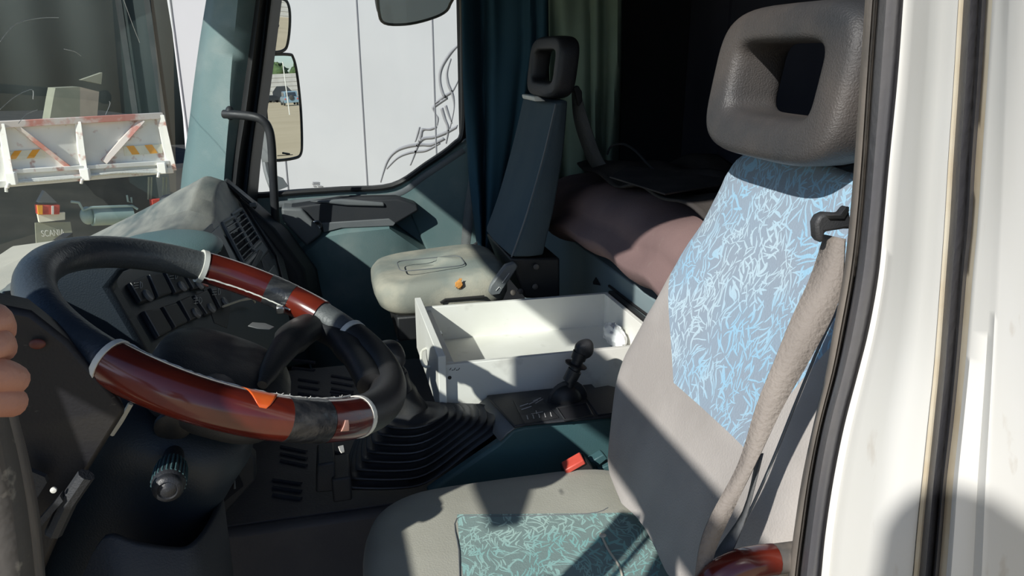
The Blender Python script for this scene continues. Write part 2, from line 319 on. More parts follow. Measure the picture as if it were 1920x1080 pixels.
# black frames between pillar and window
strip(0, [(-60, [484, 494, 501]), (100, [462, 474, 484]), (205, [446, 460, 470]), (300, [434, 446, 456]), (420, [424, 434, 444])], [2.62, 2.59, 2.63], 'trim_6', M['blacksoft'])
strip(0, [(-60, [502, 507, 512]), (100, [482, 490, 496]), (205, [470, 478, 484]), (300, [458, 466, 472]), (420, [446, 454, 462])], [2.64, 2.62, 2.66], 'trim_7', M['darkblue'])
strip(0, [(-60, [510, 516, 524]), (100, [488, 496, 504]), (205, [472, 482, 490]), (300, [462, 470, 478]), (420, [450, 458, 468])], [2.66, 2.62, 2.68], 'trim_8', M['blacksoft'])
# passenger door: rubber around the glass opening
loopw = [(497, -60), (487, 80), (474, 200), (463, 320), (463, 358), (480, 366), (560, 360), (640, 355), (735, 348), (800, 308), (850, 272), (868, 240), (868, 100), (866, -60)]
b = B(); b.tube(smooth_path([AY(x, y, 2.70) for x, y in loopw], 5), .011, 8, flat=1.6); struct(b, 'trim_9', M['blacksoft'])
b = B(); b.poly([AY(x, y, 2.715) for x, y in loopw]); struct(b, 'window_2', M['glass'])
# passenger door lower panel
dp = [(470, 366), (560, 362), (735, 350), (800, 312), (880, 258), (905, 420), (900, 640), (470, 700), (430, 520), (440, 380)]
b = B(); b.prism([AY(x, y, 2.70) for x, y in dp], (0, .06, 0)); struct(b, 'door_1', M['teal'], bevel=.01)
door = [o for o in COL.objects if o.name == 'door_1'][0]
b = B(); b.tube(smooth_path([AY(x, y, 2.68) for x, y in ((520, 384), (640, 373), (740, 366), (800, 328), (870, 282))], 5), .012, 8, flat=.7); b.obj('window_ledge', M['greytrim'], door)
# dark arm rest scoop
def slab(pts, y0, y1, name, m, parent, bevel=.012, dx=0):
    b = B(); b.prism([AY(x, y, y0) for x, y in pts], (dx, y1-y0, 0)); return b.obj(name, m, parent, bevel=bevel, seg=3)
slab([(525, 392), (640, 375), (745, 372), (782, 384), (786, 395), (740, 422), (640, 430), (606, 437), (590, 420), (565, 395)], 2.60, 2.70, 'armrest', M['dark'], door, .02)
slab([(527, 390), (566, 392), (604, 433), (600, 442), (575, 462), (530, 415)], 2.58, 2.70, 'armrest_end', M['greytrim'], door, .008)
slab([(603, 418), (730, 410), (742, 418), (738, 424), (640, 428), (607, 436)], 2.595, 2.61, 'handle_recess', M['greytrim'], door, .003)
slab([(580, 378), (640, 374), (720, 380), (722, 388), (650, 386)], 2.59, 2.61, 'arm_pad', M['greytrim'], door, .006)
b = B(); b.lathe(AY(594, 422, 2.59), (0, -1, 0), [(0, .016), (.004, .018), (.006, .014), (.004, .011), (.003, 0)], 20); b.obj('door_knob', M['metal'], door)
# teal pocket bulge
b = B()
pk = [((606, 440), (580, 560), 2.60), ((560, 478), (545, 560), 2.56), ((640, 430), (640, 640), 2.50), ((720, 422), (730, 640), 2.50), ((760, 445), (780, 640), 2.55), ((798, 475), (812, 640), 2.66), ((868, 470), (872, 640), 2.68)]
pkp = [((556, 480), 2.60), ((608, 438), 2.595), ((650, 430), 2.59), ((728, 422), 2.60), ((760, 445), 2.63), ((798, 470), 2.66), ((868, 468), 2.68)]
rr = []
for (x, y), yy in pkp:
    p = AY(x, y, yy); rr.append([V((p.x, 2.70, p.z+.005)), V((p.x, p.y+.02, p.z)), V((p.x, p.y-.005, p.z-.015)), V((p.x, p.y-.015, p.z-.2)), V((p.x+.02, p.y, .1)), V((p.x, 2.72, .08))])
b.loft(rr, cap=False, loop=False); b.obj('door_pocket', M['teal'], door, solid=.008, ang=30)
# dark triangle panel between window and seat belt
slab([(742, 366), (880, 268), (905, 330), (905, 520), (800, 470), (760, 378)], 2.675, 2.70, 'rear_panel', M['teal'], door, .008)
# ---- driver's door pillar, layered seals and painted jamb (runs up the right of the view)
rowsP = [-80, 0, 150, 300, 420, 520, 620, 700, 800, 900, 1000, 1080, 1180]
def tabx(*v): return v
E = {  # edge px for each row
 'a': [1628, 1622, 1612, 1602, 1592, 1580, 1562, 1548, 1524, 1503, 1488, 1478, 1468],
 'b': [1652, 1645, 1634, 1624, 1614, 1602, 1584, 1567, 1541, 1522, 1508, 1498, 1488],
 'c': [1699, 1694, 1683, 1668, 1657, 1647, 1629, 1609, 1583, 1563, 1548, 1540, 1530],
 'd': [1808, 1801, 1792, 1782, 1775, 1768, 1761, 1755, 1745, 1735, 1725, 1718, 1708],
 'e': [1856, 1849, 1840, 1829, 1822, 1812, 1804, 1797, 1787, 1775, 1767, 1760, 1750],
 'f': [1876, 1869, 1859, 1849, 1840, 1831, 1823, 1816, 1806, 1796, 1789, 1783, 1773]}
rowsP = [-700] + rowsP
for _k in E: E[_k] = [E[_k][0] + (E[_k][0]-E[_k][1])/80*620*.9] + E[_k]
def pstrip(edges, name, m, solid=.012, **k):
    """edges: list of (key or (key1,key2,t), y)"""
    b = B(); cols = []
    for e, y in edges:
        xs = E[e] if isinstance(e, str) else [E[e[0]][i]*(1-e[2]) + (E[e[1]][i] if isinstance(e[1], str) else e[1])*e[2] for i in range(len(rowsP))]
        cols.append(smooth_path([AY(x, py, y) for x, py in zip(xs, rowsP)], 5))
    b.loft([[c[j] for c in cols] + [cols[-1][j] + V((.03, 0, 0)), cols[0][j] + V((.03, 0, 0))] for j in range(len(cols[0]))])
    return struct(b, name, m, ang=60, **k)
pstrip([('a', .560), (('a', 'b', .3), .548), (('a', 'b', .6), .545), (('a', 'b', .66), .551), (('a', 'b', .85), .538), ('b', .545)], 'trim_10', M['rubberbrown'])
pstrip([('b', .545), (('b', 'c', .12), .528), (('b', 'c', .35), .518), (('b', 'c', .6), .516), (('b', 'c', .85), .522), ('c', .532)], 'trim_11', M['rubber'])
pstrip([('c', .518), (('c', 'd', .08), .515), (('c', 'd', .2), .500), (('c', 'd', .45), .482), (('c', 'd', .55), .470), (('c', 'd', .7), .462), (('c', 'd', .85), .452), (('c', 'd', .96), .446), ('d', .450)], 'trim_12', M['white'])
pstrip([(('c', 'd', .97), .442), ('d', .441), (('d', 'e', .05), .440)], 'trim_13', M['whiteyellow'], solid=.003)
pstrip([('d', .452), (('d', 'e', .12), .440), (('d', 'e', .4), .428), (('d', 'e', .62), .430), (('d', 'e', .7), .437), (('d', 'e', .85), .420), ('e', .425)], 'trim_14', M['rubber'])
pstrip([('e', .424), (('e', 'f', .3), .418), (('e', 'f', .8), .412), ('f', .412)], 'trim_15', M['whiteyellow'], solid=.004)
pstrip([(('e', 'f', .6), .414), ('f', .408), (('f', 1920, .30), .400), (('f', 1920, .42), .390), (('f', 1920, .50), .388), (('f', 1940, .90), .362), (('f', 2120, 1), .318), (('f', 2260, 1), .28)], 'trim_16', M['white'])
# rust stain patch with bolt at the pillar foot
b = B(); b.lathe(AY(1606, 1072, .50), (-1, -.25, 0), [(0, .018), (.002, .017), (.003, .012), (.006, .011), (.007, .004), (.007, 0)], 20); struct(b, 'trim_17', M['whiteyellow'])
# ---- driver's dash end / kick panel and door-edge trim at the lower left
b = B(); b.prism([AY(x, y, .72) for x, y in ((-260, 520), (60, 585), (130, 640), (240, 770), (165, 890), (60, 1130), (-260, 1250))], (-.02, .05, 0)); struct(b, 'trim_18', M['kick'], bevel=.006)
strip(0, [(765, [-54, -26, -4]), (790, [-52, -22, 0]), (860, [-40, -6, 18]), (960, [-25, 12, 36]), (1080, [-14, 26, 50]), (1180, [-10, 30, 56])], [.345, .35, .36], 'trim_19', M['roughedge'], solid=.004)
strip(0, [(768, [-5, 8, 17]), (790, [-2, 10, 20]), (860, [16, 26, 38]), (960, [34, 44, 58]), (1080, [48, 58, 70]), (1180, [54, 64, 76])], [.365, .375, .42], 'trim_20', M['rubberbrown'], solid=.004)
exec_marker = 1
# ==================================================================== DASHBOARD
fx, fd = .58, .17
fn = V((1, 0, fx)).normalized()
def AF(px, py, o=0): return AP(px, py, (1, 0, fx), fd) + fn*o
dash = thing('dashboard', (-.45, 1.5, .3), 'dusty grey dashboard running from behind the steering wheel to the passenger door', 'dashboard')
endp = AF(444, 372); lipz = .80
def facex(z): return fd - fx*z
# centre body: cross-section in xz swept over y
sec = [(-.40, .36), (facex(.60)-.12, .46), (facex(.60), .60), (facex(.64), .64), (facex(.785), .785), (facex(.80)-.005, .808), (facex(.80)-.05, .826), (-.46, .802), (-.60, .745), (-.78, .69), (-.80, .60), (-.74, .36)]
b = B(); rings = []
ny = 26
for i in range(ny+1):
    y = 1.16 + (2.40-1.16)*i/ny; k = 1
    rings.append([V((x + (.10*max(0, (y-1.9))/.5 if x < -.45 else 0), y, z + (.018*sin(y*9)*(1 if z > .8 else 0)) + (.028*math.exp(-((y-2.15)/.3)**2) if z > .73 else 0) + (-.10*(max(0, 1.3-y)/.14)**1 if z > .78 else 0))) for x, z in sec])
b.loft(rings); dash_end_ring = rings[0]; b.obj('dash_body', M['dust'], dash, bevel=.006, ang=50)
b = B(); b.prism([p + V((.004, -.03, .004)) for p in rings[0]], (0, .029, 0)); b.obj('dash_end', M['darkblue'], dash, bevel=.006)
# black skin over the driver-facing slope
def facep(pts, t, name, m, parent=dash, bevel=.004, o=0, seg=2):
    b = B(); b.prism([AF(x, y, o) for x, y in pts], fn*t); return b.obj(name, m, parent, bevel=bevel, seg=seg)
facep([(446, 374), (342, 466), (215, 515), (190, 530), (300, 690), (420, 690), (548, 640), (512, 480)], .006, 'fascia', M['darkblue'], o=.001)
facep([(420, 352), (444, 376), (512, 484), (552, 642), (560, 636), (523, 480), (452, 368), (426, 346)], .014, 'end_rib', M['blacksoft'], o=.0, bevel=.003)
# vents
for (q, nm) in (([(410, 424), (432, 411), (474, 482), (452, 505)], 'air_vent'), ([(428, 408), (446, 396), (482, 458), (466, 474)], 'air_vent')):
    P = [AF(x, y, .007) for x, y in q]
    c = sum(P, V())/4; u0 = (P[1]-P[0]).normalized(); v0 = (P[3]-P[0]).normalized()
    wv = (P[1]-P[0]).length; hv = (P[3]-P[0]).length
    b = B(); 
    for a_, b_ in ((0, 1), (1, 2), (2, 3), (3, 0)): b.tube([P[a_]+fn*.004, P[b_]+fn*.004], .006, 6)
    vent = b.obj('air_vent', M['greytrim'], dash)
    b = B(); b.prism([p for p in P], fn*.001); b.obj('vent_cavity', M['void'], vent)
    b = B()
    for k in range(7):
        t = (k+.7)/7.6; a1 = P[0].lerp(P[3], t); a2 = P[1].lerp(P[2], t); b.prism([a1, a2, a2+fn*.010+v0*.004, a1+fn*.010+v0*.004], v0*.0035)
    b.obj('louvres', M['black'], vent)
facep([(405, 425), (440, 382), (452, 384), (512, 486), (470, 520), (440, 500)], .003, 'vent_surround', M['black'], o=.004)
facep([(382, 450), (404, 426), (438, 492), (425, 512), (400, 500)], .006, 'blank_panel', M['greytrim'], o=.004)
facep([(398, 468), (412, 462), (424, 488), (414, 500), (404, 494)], .002, 'round_recess', M['void'], o=.009, bevel=.002)
facep([(442, 500), (484, 456), (497, 474), (462, 520)], .010, 'lower_lip', M['greytrim'], o=.004, bevel=.006)
facep([(458, 508), (476, 474), (483, 480), (468, 512)], .006, 'radio_handle', M['dark'], o=.014)
facep([(484, 488), (500, 476), (516, 520), (498, 530)], .003, 'ash_tray', M['black'], o=.006)
facep([(497, 514), (509, 500), (524, 540), (506, 548)], .005, 'small_flap', M['greytrim'], o=.006)
facep([(340, 470), (378, 450), (398, 482), (430, 560), (420, 620), (395, 610), (372, 540)], .004, 'column_side_panel', M['dark'], o=.004)
b = B(); b.prism([AY(x, y, 1.10) for x, y in ((95, 505), (150, 486), (215, 483), (330, 472), (228, 512), (205, 540), (300, 700), (200, 730), (90, 610))], (0, .04, 0)); b.obj('dark_cover', M['darkblue'], dash, bevel=.008)  # dark cover added over the lit end of the dash
# rocker switches
sw = [(0, [(226, 538), (262, 522), (280, 570), (249, 578)]), (1, [(263, 522), (291, 516), (312, 558), (283, 569)]), (2, [(294, 516), (326, 513), (347, 550), (316, 560)]), (3, [(331, 518), (360, 524), (378, 546), (350, 551)]),
      (4, [(252, 590), (286, 584), (312, 628), (283, 645)]), (5, [(289, 582), (318, 573), (342, 612), (315, 626)]), (6, [(321, 570), (345, 560), (372, 598), (344, 612)]), (7, [(349, 560), (378, 548), (398, 590), (376, 600)]), (8, [(381, 545), (402, 538), (424, 578), (402, 587)])]
M['switchgrey'] = mat('lightened_grey_plastic', (.30, .30, .29), .45, (.2, .2, .2), 30, .6)  # grey lightened in place of sun on the switches
facep([(60, 512), (215, 500), (205, 525), (300, 700), (330, 790), (110, 720), (60, 600)], .004, 'driver_cowl', M['darkblue'], o=-.045)
facep([(118, 560), (170, 545), (262, 690), (250, 730), (150, 680)], .012, 'driver_cowl_panel', M['dark'], o=-.042, bevel=.006)
def round_sym(cx_, cy_, kind, parent):
    b = B(); c = AF(cx_, cy_, .0165); ex = (AF(cx_+8, cy_, .0165)-c); ey = (AF(cx_, cy_-8, .0165)-c)
    pts = [c + ex*(.3+.5*cos(t)) + ey*.8*sin(t) for t in [pi*(.5 - k/8) for k in range(9)]]
    b.tube(pts + [pts[0]], .0006, 5)
    for k in (-.6, 0, .6): b.tube([c - ex*1.1 + ey*(k-.15), c - ex*.1 + ey*k], .0005, 4)
    if kind: b.tube([c - ex*.7 - ey*.9, c - ex*.5 + ey*.9], .0005, 4)
    b.obj('symbol', M['label'], parent)
for k, q in sw:
    P = [AF(x, y, .006) for x, y in q]
    c = sum(P, V())/4; P2 = [c + (p-c)*.93 for p in P]
    b = B(); b.loft([P2, [p + fn*.006 for p in P2], [c + (p-c)*.90 + fn*.009 for p in P2]]); s_ = b.obj('switch', M['dark'], dash, bevel=.002)
    lo_ = P2[3].lerp(P2[2], .5).lerp(c, .38)
    b = B(); b.tube([P2[0].lerp(P2[3], t_) + fn*(.0095) for t_ in (.04, .5, .96)], .0011, 6); b.obj('switch_edge_glint', M['switchgrey'], s_)  # edge highlight drawn as a pale strip
    if k in (0, 2, 3, 6, 7, 8):
        b = B(); b.lathe(lo_ + fn*.009, fn, [(0, .0105), (.003, .0105), (.005, .009), (.0035, .006), (.003, 0)], 20); b.obj('switch_button', M['switchgrey'], s_)
        if k in (0, 6, 8, 2): mid = [(244, 545), 0, (312, 526), 0, 0, 0, (358, 572), 0, (394, 555)][k]; round_sym(mid[0], mid[1], k == 6, s_)
facep([(360, 528), (372, 534), (380, 545), (366, 542)], .004, 'hazard_lens', M['red'], o=.012)
facep([(398, 470), (402, 472), (406, 476), (402, 478)], .001, 'print_mark', M['label'], o=.012)
# end slope past the rib: dark smooth glove-box side
b = B(); R = []
for y_, dx_, zt in ((2.38, 0.0, .80), (2.46, .03, .785), (2.56, .04, .75), (2.64, .0, .72)):
    R.append([V((-.50, y_, zt)), V((-.36+dx_, y_, zt+.01)), V((-.27+dx_, y_, zt-.02)), V((-.18+dx_, y_, zt-.12)), V((-.10+dx_, y_, zt-.26)), V((-.08+dx_, y_, .30)), V((-.5, y_, .28))])
b.loft(R); b.obj('glove_box_side', M['dark'], dash, bevel=.02, seg=3)
b = B(); b.prism([AY(x, y, 2.36) for x, y in ((417, 342), (424, 340), (482, 388), (478, 394))], (0, .05, .002)); b.obj('demist_slot', M['black'], dash, bevel=.004)
b = B(); b.box(AY(474, 384, 2.35), (.02, .012, .012)); b.obj('demist_clip', M['greytrim'], dash, bevel=.002)
# loose torn cloth lump on the dash top (teal)
b = B(); b.ell(AY(300, 452, 1.55)+V((0, 0, -.02)), (V((.11, .05, 0)), V((-.03, .13, 0)), V((0, 0, .03))), 24, 12); b.obj('padded_top', M['teal'], dash)
# windscreen ledge, its cream tone painting in the sunlight
b = B(); b.prism([(-.84, .55, .66), (-.84, 2.2, .68), (-.62, 2.2, .70), (-.46, .55, .69)], (0, 0, .03)); b.obj('windscreen_ledge', M['cream'], dash, bevel=.008)
b = B(); b.tube([(-.47, .55, .735), (-.50, 1.2, .74)], .014, 8); b.obj('ledge_edge', M['whiterib'], dash)
# dark recess in front of the driver (instrument side)
b = B(); b.prism([(-.46, .62, .3), (-.44, .62, .74), (-.44, 1.2, .74), (-.46, 1.2, .3)], (-.02, 0, 0)); b.box((-.38, 1.04, .66), (.10, .22, .16)); b.obj('instrument_panel', M['dark'], dash, bevel=.01)
b = B(); b.prism([(-.42, .74, .60), (-.33, 1.0, .66), (-.30, 1.13, .80), (-.43, 1.10, .86), (-.45, .8, .78)], (-.05, 0, -.02)); b.obj('side_cowl', M['darkblue'], dash, bevel=.012)
b = B(); b.tube(smooth_path([AF(402, 585, .02), AF(430, 577, .03), AF(452, 572, .028), AF(464, 576, .02)], 4), .0025, 6)
b.tube([AF(430, 578, .03), AF(462, 572, .03)], .0015, 5); b.obj('straw_twig', M['cream'], None, label='dry straw twig lying below the rocker switches behind the wheel rim', cat='twig')
# ==================================================================== STEERING WHEEL
WC = V((-.134, .935, .871)); th = .458; wnv = V((sin(th), 0, cos(th))); e1 = V((cos(th), 0, -sin(th))); e2 = V((0, 1, 0)); WR = .215
def WP(a, r=WR, h=0): return WC + (e1*cos(a) + e2*sin(a))*r + wnv*h
def proj(p): v = p-CAM; w_ = v.dot(fw); return (960+F*v.dot(rt)/w_, 540-F*v.dot(up)/w_)
def wang(px, py): return min((k*2*pi/720 for k in range(720)), key=lambda a: (proj(WP(a))[0]-px)**2 + (proj(WP(a))[1]-py)**2)
wheel = thing('steering_wheel', WC, 'truck steering wheel with burgundy wood veneer and black tape on its rim', 'steering wheel')
b = B(); n = 144
b.tube([WP(2*pi*k/n) for k in range(n)], .0215, 20, closed=True, upv=wnv); b.obj('rim', M['leather'], wheel)
def arc(p0, p1, r, name, m, seam=False, wob=0):
    a0, a1 = wang(*p0), wang(*p1)
    d = (a1-a0+pi) % (2*pi)-pi; k = max(2, int(abs(d)/.035)); b = B()
    b.tube([WP(a0+d*i/k) for i in range(k+1)], [r + wob*(random.random()-.5) for i in range(k+1)], 24, upv=wnv)
    return b.obj(name, m, wheel)
arc((205, 690), (535, 783), .0238, 'wood_cover', M['wood']); arc((532, 783), (606, 788), .0241, 'tape_wrap', M['tape'], wob=.0006); arc((606, 788), (668, 780), .0240, 'wood_cover', M['wood'])
arc((383, 498), (505, 538), .0238, 'wood_cover', M['wood']); arc((505, 538), (548, 560), .0241, 'tape_wrap', M['tape'], wob=.0006); arc((548, 560), (600, 592), .0238, 'wood_cover', M['wood'])
arc((197, 686), (207, 691), .0250, 'edge_ring', M['whiterib'], wob=.001); arc((666, 779), (673, 776), .0250, 'edge_ring', M['whiterib'], wob=.001)
arc((374, 496), (384, 499), .0250, 'edge_ring', M['whiterib']); arc((655, 627), (663, 633), .0248, 'edge_ring', M['whiterib'])
arc((672, 776), (664, 634), .0242, 'rubber_sleeve', M['blacksoft'])
# pale frayed seam on the inner upper edge of the covers
def seam(p0, p1, ins=.0185, h=.0165, r=.0013, fray=0):
    a0, a1 = wang(*p0), wang(*p1); d = (a1-a0+pi) % (2*pi)-pi; k = int(abs(d)/.02)+2; b = B()
    b.tube([WP(a0+d*i/k, WR-ins-random.random()*.001, h+random.random()*.001) for i in range(k+1)], r, 6)
    for j in range(fray):
        a = a0+d*(.55+.4*random.random()); p = WP(a, WR-ins, h); b.tube([p, p + V((random.uniform(-.006, .006), random.uniform(-.003, .003), random.uniform(.0005, .003)))], .0004, 4)
    b.obj('frayed_seam', M['whiterib'], wheel)
seam((205, 690), (668, 780), fray=26); seam((383, 498), (600, 592), ins=-.0175, h=.0165, r=.0011); seam((383, 498), (560, 567), ins=.022, h=-.009, r=.0013)
# orange chipped patch
a_c = wang(478, 775); b = B()
P = []
for da, c_ in ((-.06, 1.95), (-.035, 2.25), (0.0, 2.35), (.028, 2.2), (.06, 2.3), (.075, 1.75), (.03, 1.62), (.02, 1.5), (-.005, 1.45), (-.02, 1.7)):
    P.append((da, c_))
def tp(a, c, r): return WP(a, WR, 0) + ((WP(a)-WC).normalized()*cos(c) + wnv*sin(c))*r
b.grid(lambda u, v: tp(a_c + (u-.5)*(.03+.20*v**.8), .80 + v*1.75, .0243), 12, 10); b.obj('chipped_patch', M['orange'], wheel, solid=.0006)
a_c = wang(620, 785)
b = B(); b.grid(lambda u, v: tp(a_c + (u-.5)*.05*(1-.6*v), .1 + v*.5, .0245), 6, 4); b.obj('torn_patch', mat('torn_pink_backing', (.70, .38, .30), .7), wheel, solid=.0006)
# hub and spokes
hc = WC - wnv*.035 + e1*.015 + e2*.015
b = B(); b.ell(hc - wnv*.035 - e2*.022, (e1*.088, e2*.112, wnv*.040), 40, 20, e=.7); hub = b.obj('hub_pad', M['black'], wheel)
b = B(); c = AY(489, 612, 1.03); 
bb = []
for dx, dy in ((-27, 0), (-18, -8), (8, -6), (28, 3), (18, 9), (-8, 6)):
    bb.append(AP(489+dx*.9, 612+dy*.8, wnv, wnv.dot(hc + wnv*.0145)))
b.prism(bb, wnv*.0015); b.obj('hub_emblem', M['switchgrey'], hub, bevel=.0005)
def sp(px, py, d): return AP(px, py, wnv, wnv.dot(WC - wnv*d))
b = B(); b.tube(smooth_path([sp(700, 725, .002), sp(672, 675, .006), sp(636, 632, .012), sp(592, 612, .016), sp(552, 632, .020), sp(516, 678, .024), sp(492, 722, .028)], 6), [.018]*8+[.021]*10+[.0195]*8+[.016, .015, .014, .013, .012, .011]+[.010, .009, .007, .006, .005], 16, flat=1.25, upv=wnv); b.obj('spoke', M['blacksoft'], wheel)
b = B(); b.tube(smooth_path([WP(wang(420, 760), WR-.008, -.008), WP(wang(420, 760), .15, -.03), WP(wang(420, 760)+.1, .07, -.05)], 6), [.012]*5+[.014]*5+[.018]*3, 16, flat=1.4, upv=wnv); b.obj('spoke', M['darkblue'], wheel)
b = B(); b.prism([sp(x, y, .005) for x, y in ((634, 838), (643, 836), (645, 848), (640, 850), (637, 846))], wnv*.001); b.obj('tape_shred', M['whiterib'], wheel)
b = B(); b.box(WP(wang(545, 562), WR-.03, -.012), (.012, .012, .012)); b.obj('cover_clip', M['metal'], wheel, bevel=.002)
# ---- steering column
column = thing('column_shroud', (-.33, .93, .3), 'dark plastic steering column shroud below the taped wheel', 'steering column')
b = B(); prof = [(.088, .07, .09), (.10, .09, .11), (.125, .10, .125), (.16, .095, .115), (.26, .085, .10), (.36, .085, .10), (.50, .075, .09), (.58, .06, .075)]
b.loft([srect(WC - wnv*h - V((.0, 0, 0)) + V((-.02, 0, 0)), e1*a_, e2*b_, 40, .6) for h, a_, b_ in prof]); b.obj('shroud', M['darkblue'], column, ang=50)
b = B(); b.tube([WC - wnv*.245 + e1*.06*cos(t) + e2*.104*sin(t) - V((.02, 0, 0)) for t in [pi*(1.05+.9*k/16) for k in range(17)]], .0015, 6); b.obj('shroud_seam', M['black'], column)
k0 = AY(328, 842, .835); k1 = AY(313, 925, .735); kd = (k1-k0)
b = B(); b.lathe(k0 - kd*.1, kd, [(0, .024), (.012, .021), (.02, .011)], 24); b.obj('stalk_boot', M['blacksoft'], column)
b = B(); L_ = kd.length
b.lathe(k0, kd, [(0, .010), (L_*.3, .012), (L_*.36, .012), (L_*.5, .0165), (L_*.8, .017), (L_*.84, .0145), (L_*.9, .0155), (L_*.93, .014), (L_*.95, .010), (L_*.93, .009), (L_*.95, .006), (L_*.97, 0)], 32); stalk = b.obj('control_stalk', M['black'], column)
b = B(); ax = kd.normalized(); o1 = ax.orthogonal().normalized(); o2 = ax.cross(o1)
for k in range(24):
    d_ = o1*cos(k*pi/12) + o2*sin(k*pi/12); b.tube([k0 + ax*L_*.42 + d_*.0148, k0 + ax*L_*.55 + d_*.0168, k0 + ax*L_*.8 + d_*.0168], .0012, 5)
b.obj('grip_ribs', M['tealside'], stalk)
# white strip of light coloured trim along the column side
b = B(); b.tube([AY(245, 757, .80), AY(226, 790, .80), AY(209, 815, .80)], .0028, 6); b.obj('trim_strip', M['whiterib'], column)
b = B(); b.lathe(AY(325, 795, .83), (0.1, -1, -.3), [(0, .02), (.006, .02), (.009, .014), (.009, 0)], 24); b.obj('ignition_collar', M['blacksoft'], column)
# column foot cup
cupm = M['dark']; b = B()
top = [(172, 1010), (205, 1000), (262, 1015), (320, 1025), (352, 1022), (385, 985), (406, 940), (402, 905), (392, 915)]
R0 = [AY(x, y, .80 + .012*max(0, i-3)) for i, (x, y) in enumerate([(165, 1085), (198, 1003), (262, 1018), (325, 1027), (356, 1020), (384, 988), (404, 945), (405, 908)])]
dep = [.74, .74, .735, .74, .75, .80, .86, .90]
P0 = [AY(x, y, d) for (x, y), d in zip([(150, 1090), (198, 1003), (262, 1016), (325, 1025), (356, 1020), (384, 988), (404, 945), (403, 908)], dep)]
P0 = smooth_path(P0, 4)
b.loft([[p, p + V((0.0, 0, -.12)), p + V((-.02, 0, -.35))] for p in P0], cap=False, loop=False); b.obj('foot_cup', cupm, None, solid=.008, label='dark plastic cup moulding around the foot of the steering column', cat='plastic cover')
# bracket opening right of the column
b = B(); P = [AY(x, y, 1.18) for x, y in ((400, 895), (460, 840), (478, 860), (480, 900), (412, 975))]; b.prism(P, (0, .03, 0)); 
b.obj('bracket_plate', M['dark'], column, bevel=.004)
b = B(); b.prism([AY(x, y, 1.175) for x, y in ((398, 905), (438, 872), (456, 912), (412, 948))], (0, .004, 0)); b.obj('bracket_opening', M['void'], column)
b = B(); b.tube([AY(402, 903, 1.17), AY(440, 900, 1.17), AY(440, 916, 1.17)], .002, 5); b.obj('bracket_wire', M['greytrim'], column)
# lower-left debris: scratched strip, pedal linkage, screws
b = B(); b.tube([AY(162, 890, .70), AY(128, 940, .70), AY(100, 1000, .70)], .008, 8); b.prism([AY(x, y, .69) for x, y in ((118, 940), (112, 930), (60, 990), (66, 1000))], (0, .01, 0))
b.obj('spring_linkage', M['dark'], None, label='dark spring linkage strip on the kick panel under the hand', cat='linkage')
b = B(); b.lathe(AY(101, 918, .69), (0, -1, .1), [(0, .0028), (.002, .0028), (.003, 0)], 12); b.obj('screw', M['whiterib'], None, label='round pale screw head on the kick panel above the spring linkage', cat='screw')
b = B(); b.tube([AY(45, 985, .69), AY(60, 982, .69)], .0018, 6); b.lathe(AY(59, 983, .69), (1, 0, .1), [(0, .004), (.003, .0045), (.004, 0)], 12)
b.obj('screw', M['whiterib'], None, label='small pale screw standing sideways out of the kick panel at the lower left', cat='screw')
b = B(); P = [AY(x, y, .695) for x, y in ((25, 870), (84, 895), (88, 905), (34, 990), (40, 900))]; b.prism(P, (0, .006, 0)); b.obj('kick_flap', M['dark'], None, label='dark angular flap on the kick panel beside the worn door edge', cat='panel')
b = B(); b.ell(AY(70, 645, .715), (V((.007, 0, 0)), V((0, .003, 0)), V((0, 0, .005)))); b.obj('red_lens', M['dullred'], None, label='small dull red lamp lens on the dash end below the wheel', cat='lamp')
# ==================================================================== FLOOR MAT
b = B(); b.prism([(-.90, 1.26, .370), (.18, 1.26, .370), (.18, 1.96, .370), (-.90, 1.96, .370)], (0, 0, .003)); 
for (x0, y0, x1, y1, n_, dy) in ((560, 712, 598, 718, 3, 13), (622, 705, 662, 712, 4, 12), (548, 690, 590, 695, 2, -15), (548, 745, 592, 752, 2, 10), (600, 745, 650, 750, 1, 10), (620, 735, 662, 740, 3, 13), (527, 838, 575, 848, 3, 13), (605, 842, 650, 855, 2, 14), (512, 900, 565, 908, 3, 14), (523, 795, 560, 800, 2, 14), (640, 770, 680, 772, 2, 14), (715, 700, 745, 702, 3, 10)):
    for k in range(n_): b.tube([AZ(x0, y0+k*dy, .3735), AZ(x1, y1+k*dy, .3735)], .005, 6)
b.obj('floor_mat', M['mat'], None, label='black ribbed rubber mat on the engine tunnel seen through the steering wheel', cat='mat')
# ==================================================================== GEAR LEVER
gear = thing('gear_lever', (.15, 1.36, .40), 'black gear lever in a stepped rubber gaiter beside the white drawer', 'gear lever')
base_ = [AY(652, 915, 1.26), AY(740, 915, 1.25), AY(800, 903, 1.25), AY(870, 850, 1.25), AY(932, 800, 1.25), AY(920, 764, 1.36), AY(850, 768, 1.385), AY(770, 792, 1.39), AY(690, 806, 1.42), AY(665, 850, 1.36)]
base_ = [p for p in base_]
base_ = smooth_path(base_ + [base_[0]], 4)[:-1]
topc = AY(775, 772, 1.34); nb_ = len(base_)
tp_ = [topc + V((.045*cos(2*pi*k/nb_ + 3.6), .035*sin(2*pi*k/nb_ + 3.6), .0)) for k in range(nb_)]
b = B(); R = []; ns = 8
for k in range(ns):
    for t_, o_ in ((0, 1.0), (.14, 1.09), (.30, 1.09), (.46, 1.0), (.56, .93), (.9, .92)):
        t = (k+t_)/ns; cc = sum(base_, V())/nb_; cc = cc.lerp(topc, t)
        ring = [base_[i].lerp(tp_[i], t) for i in range(nb_)]; R.append([p + V((p.x-cc.x, (p.y-cc.y)*1.5, 0)).normalized()*((o_-1)*.12) + V((0, 0, (.002 if o_ > 1 else -.004))) for p in ring])
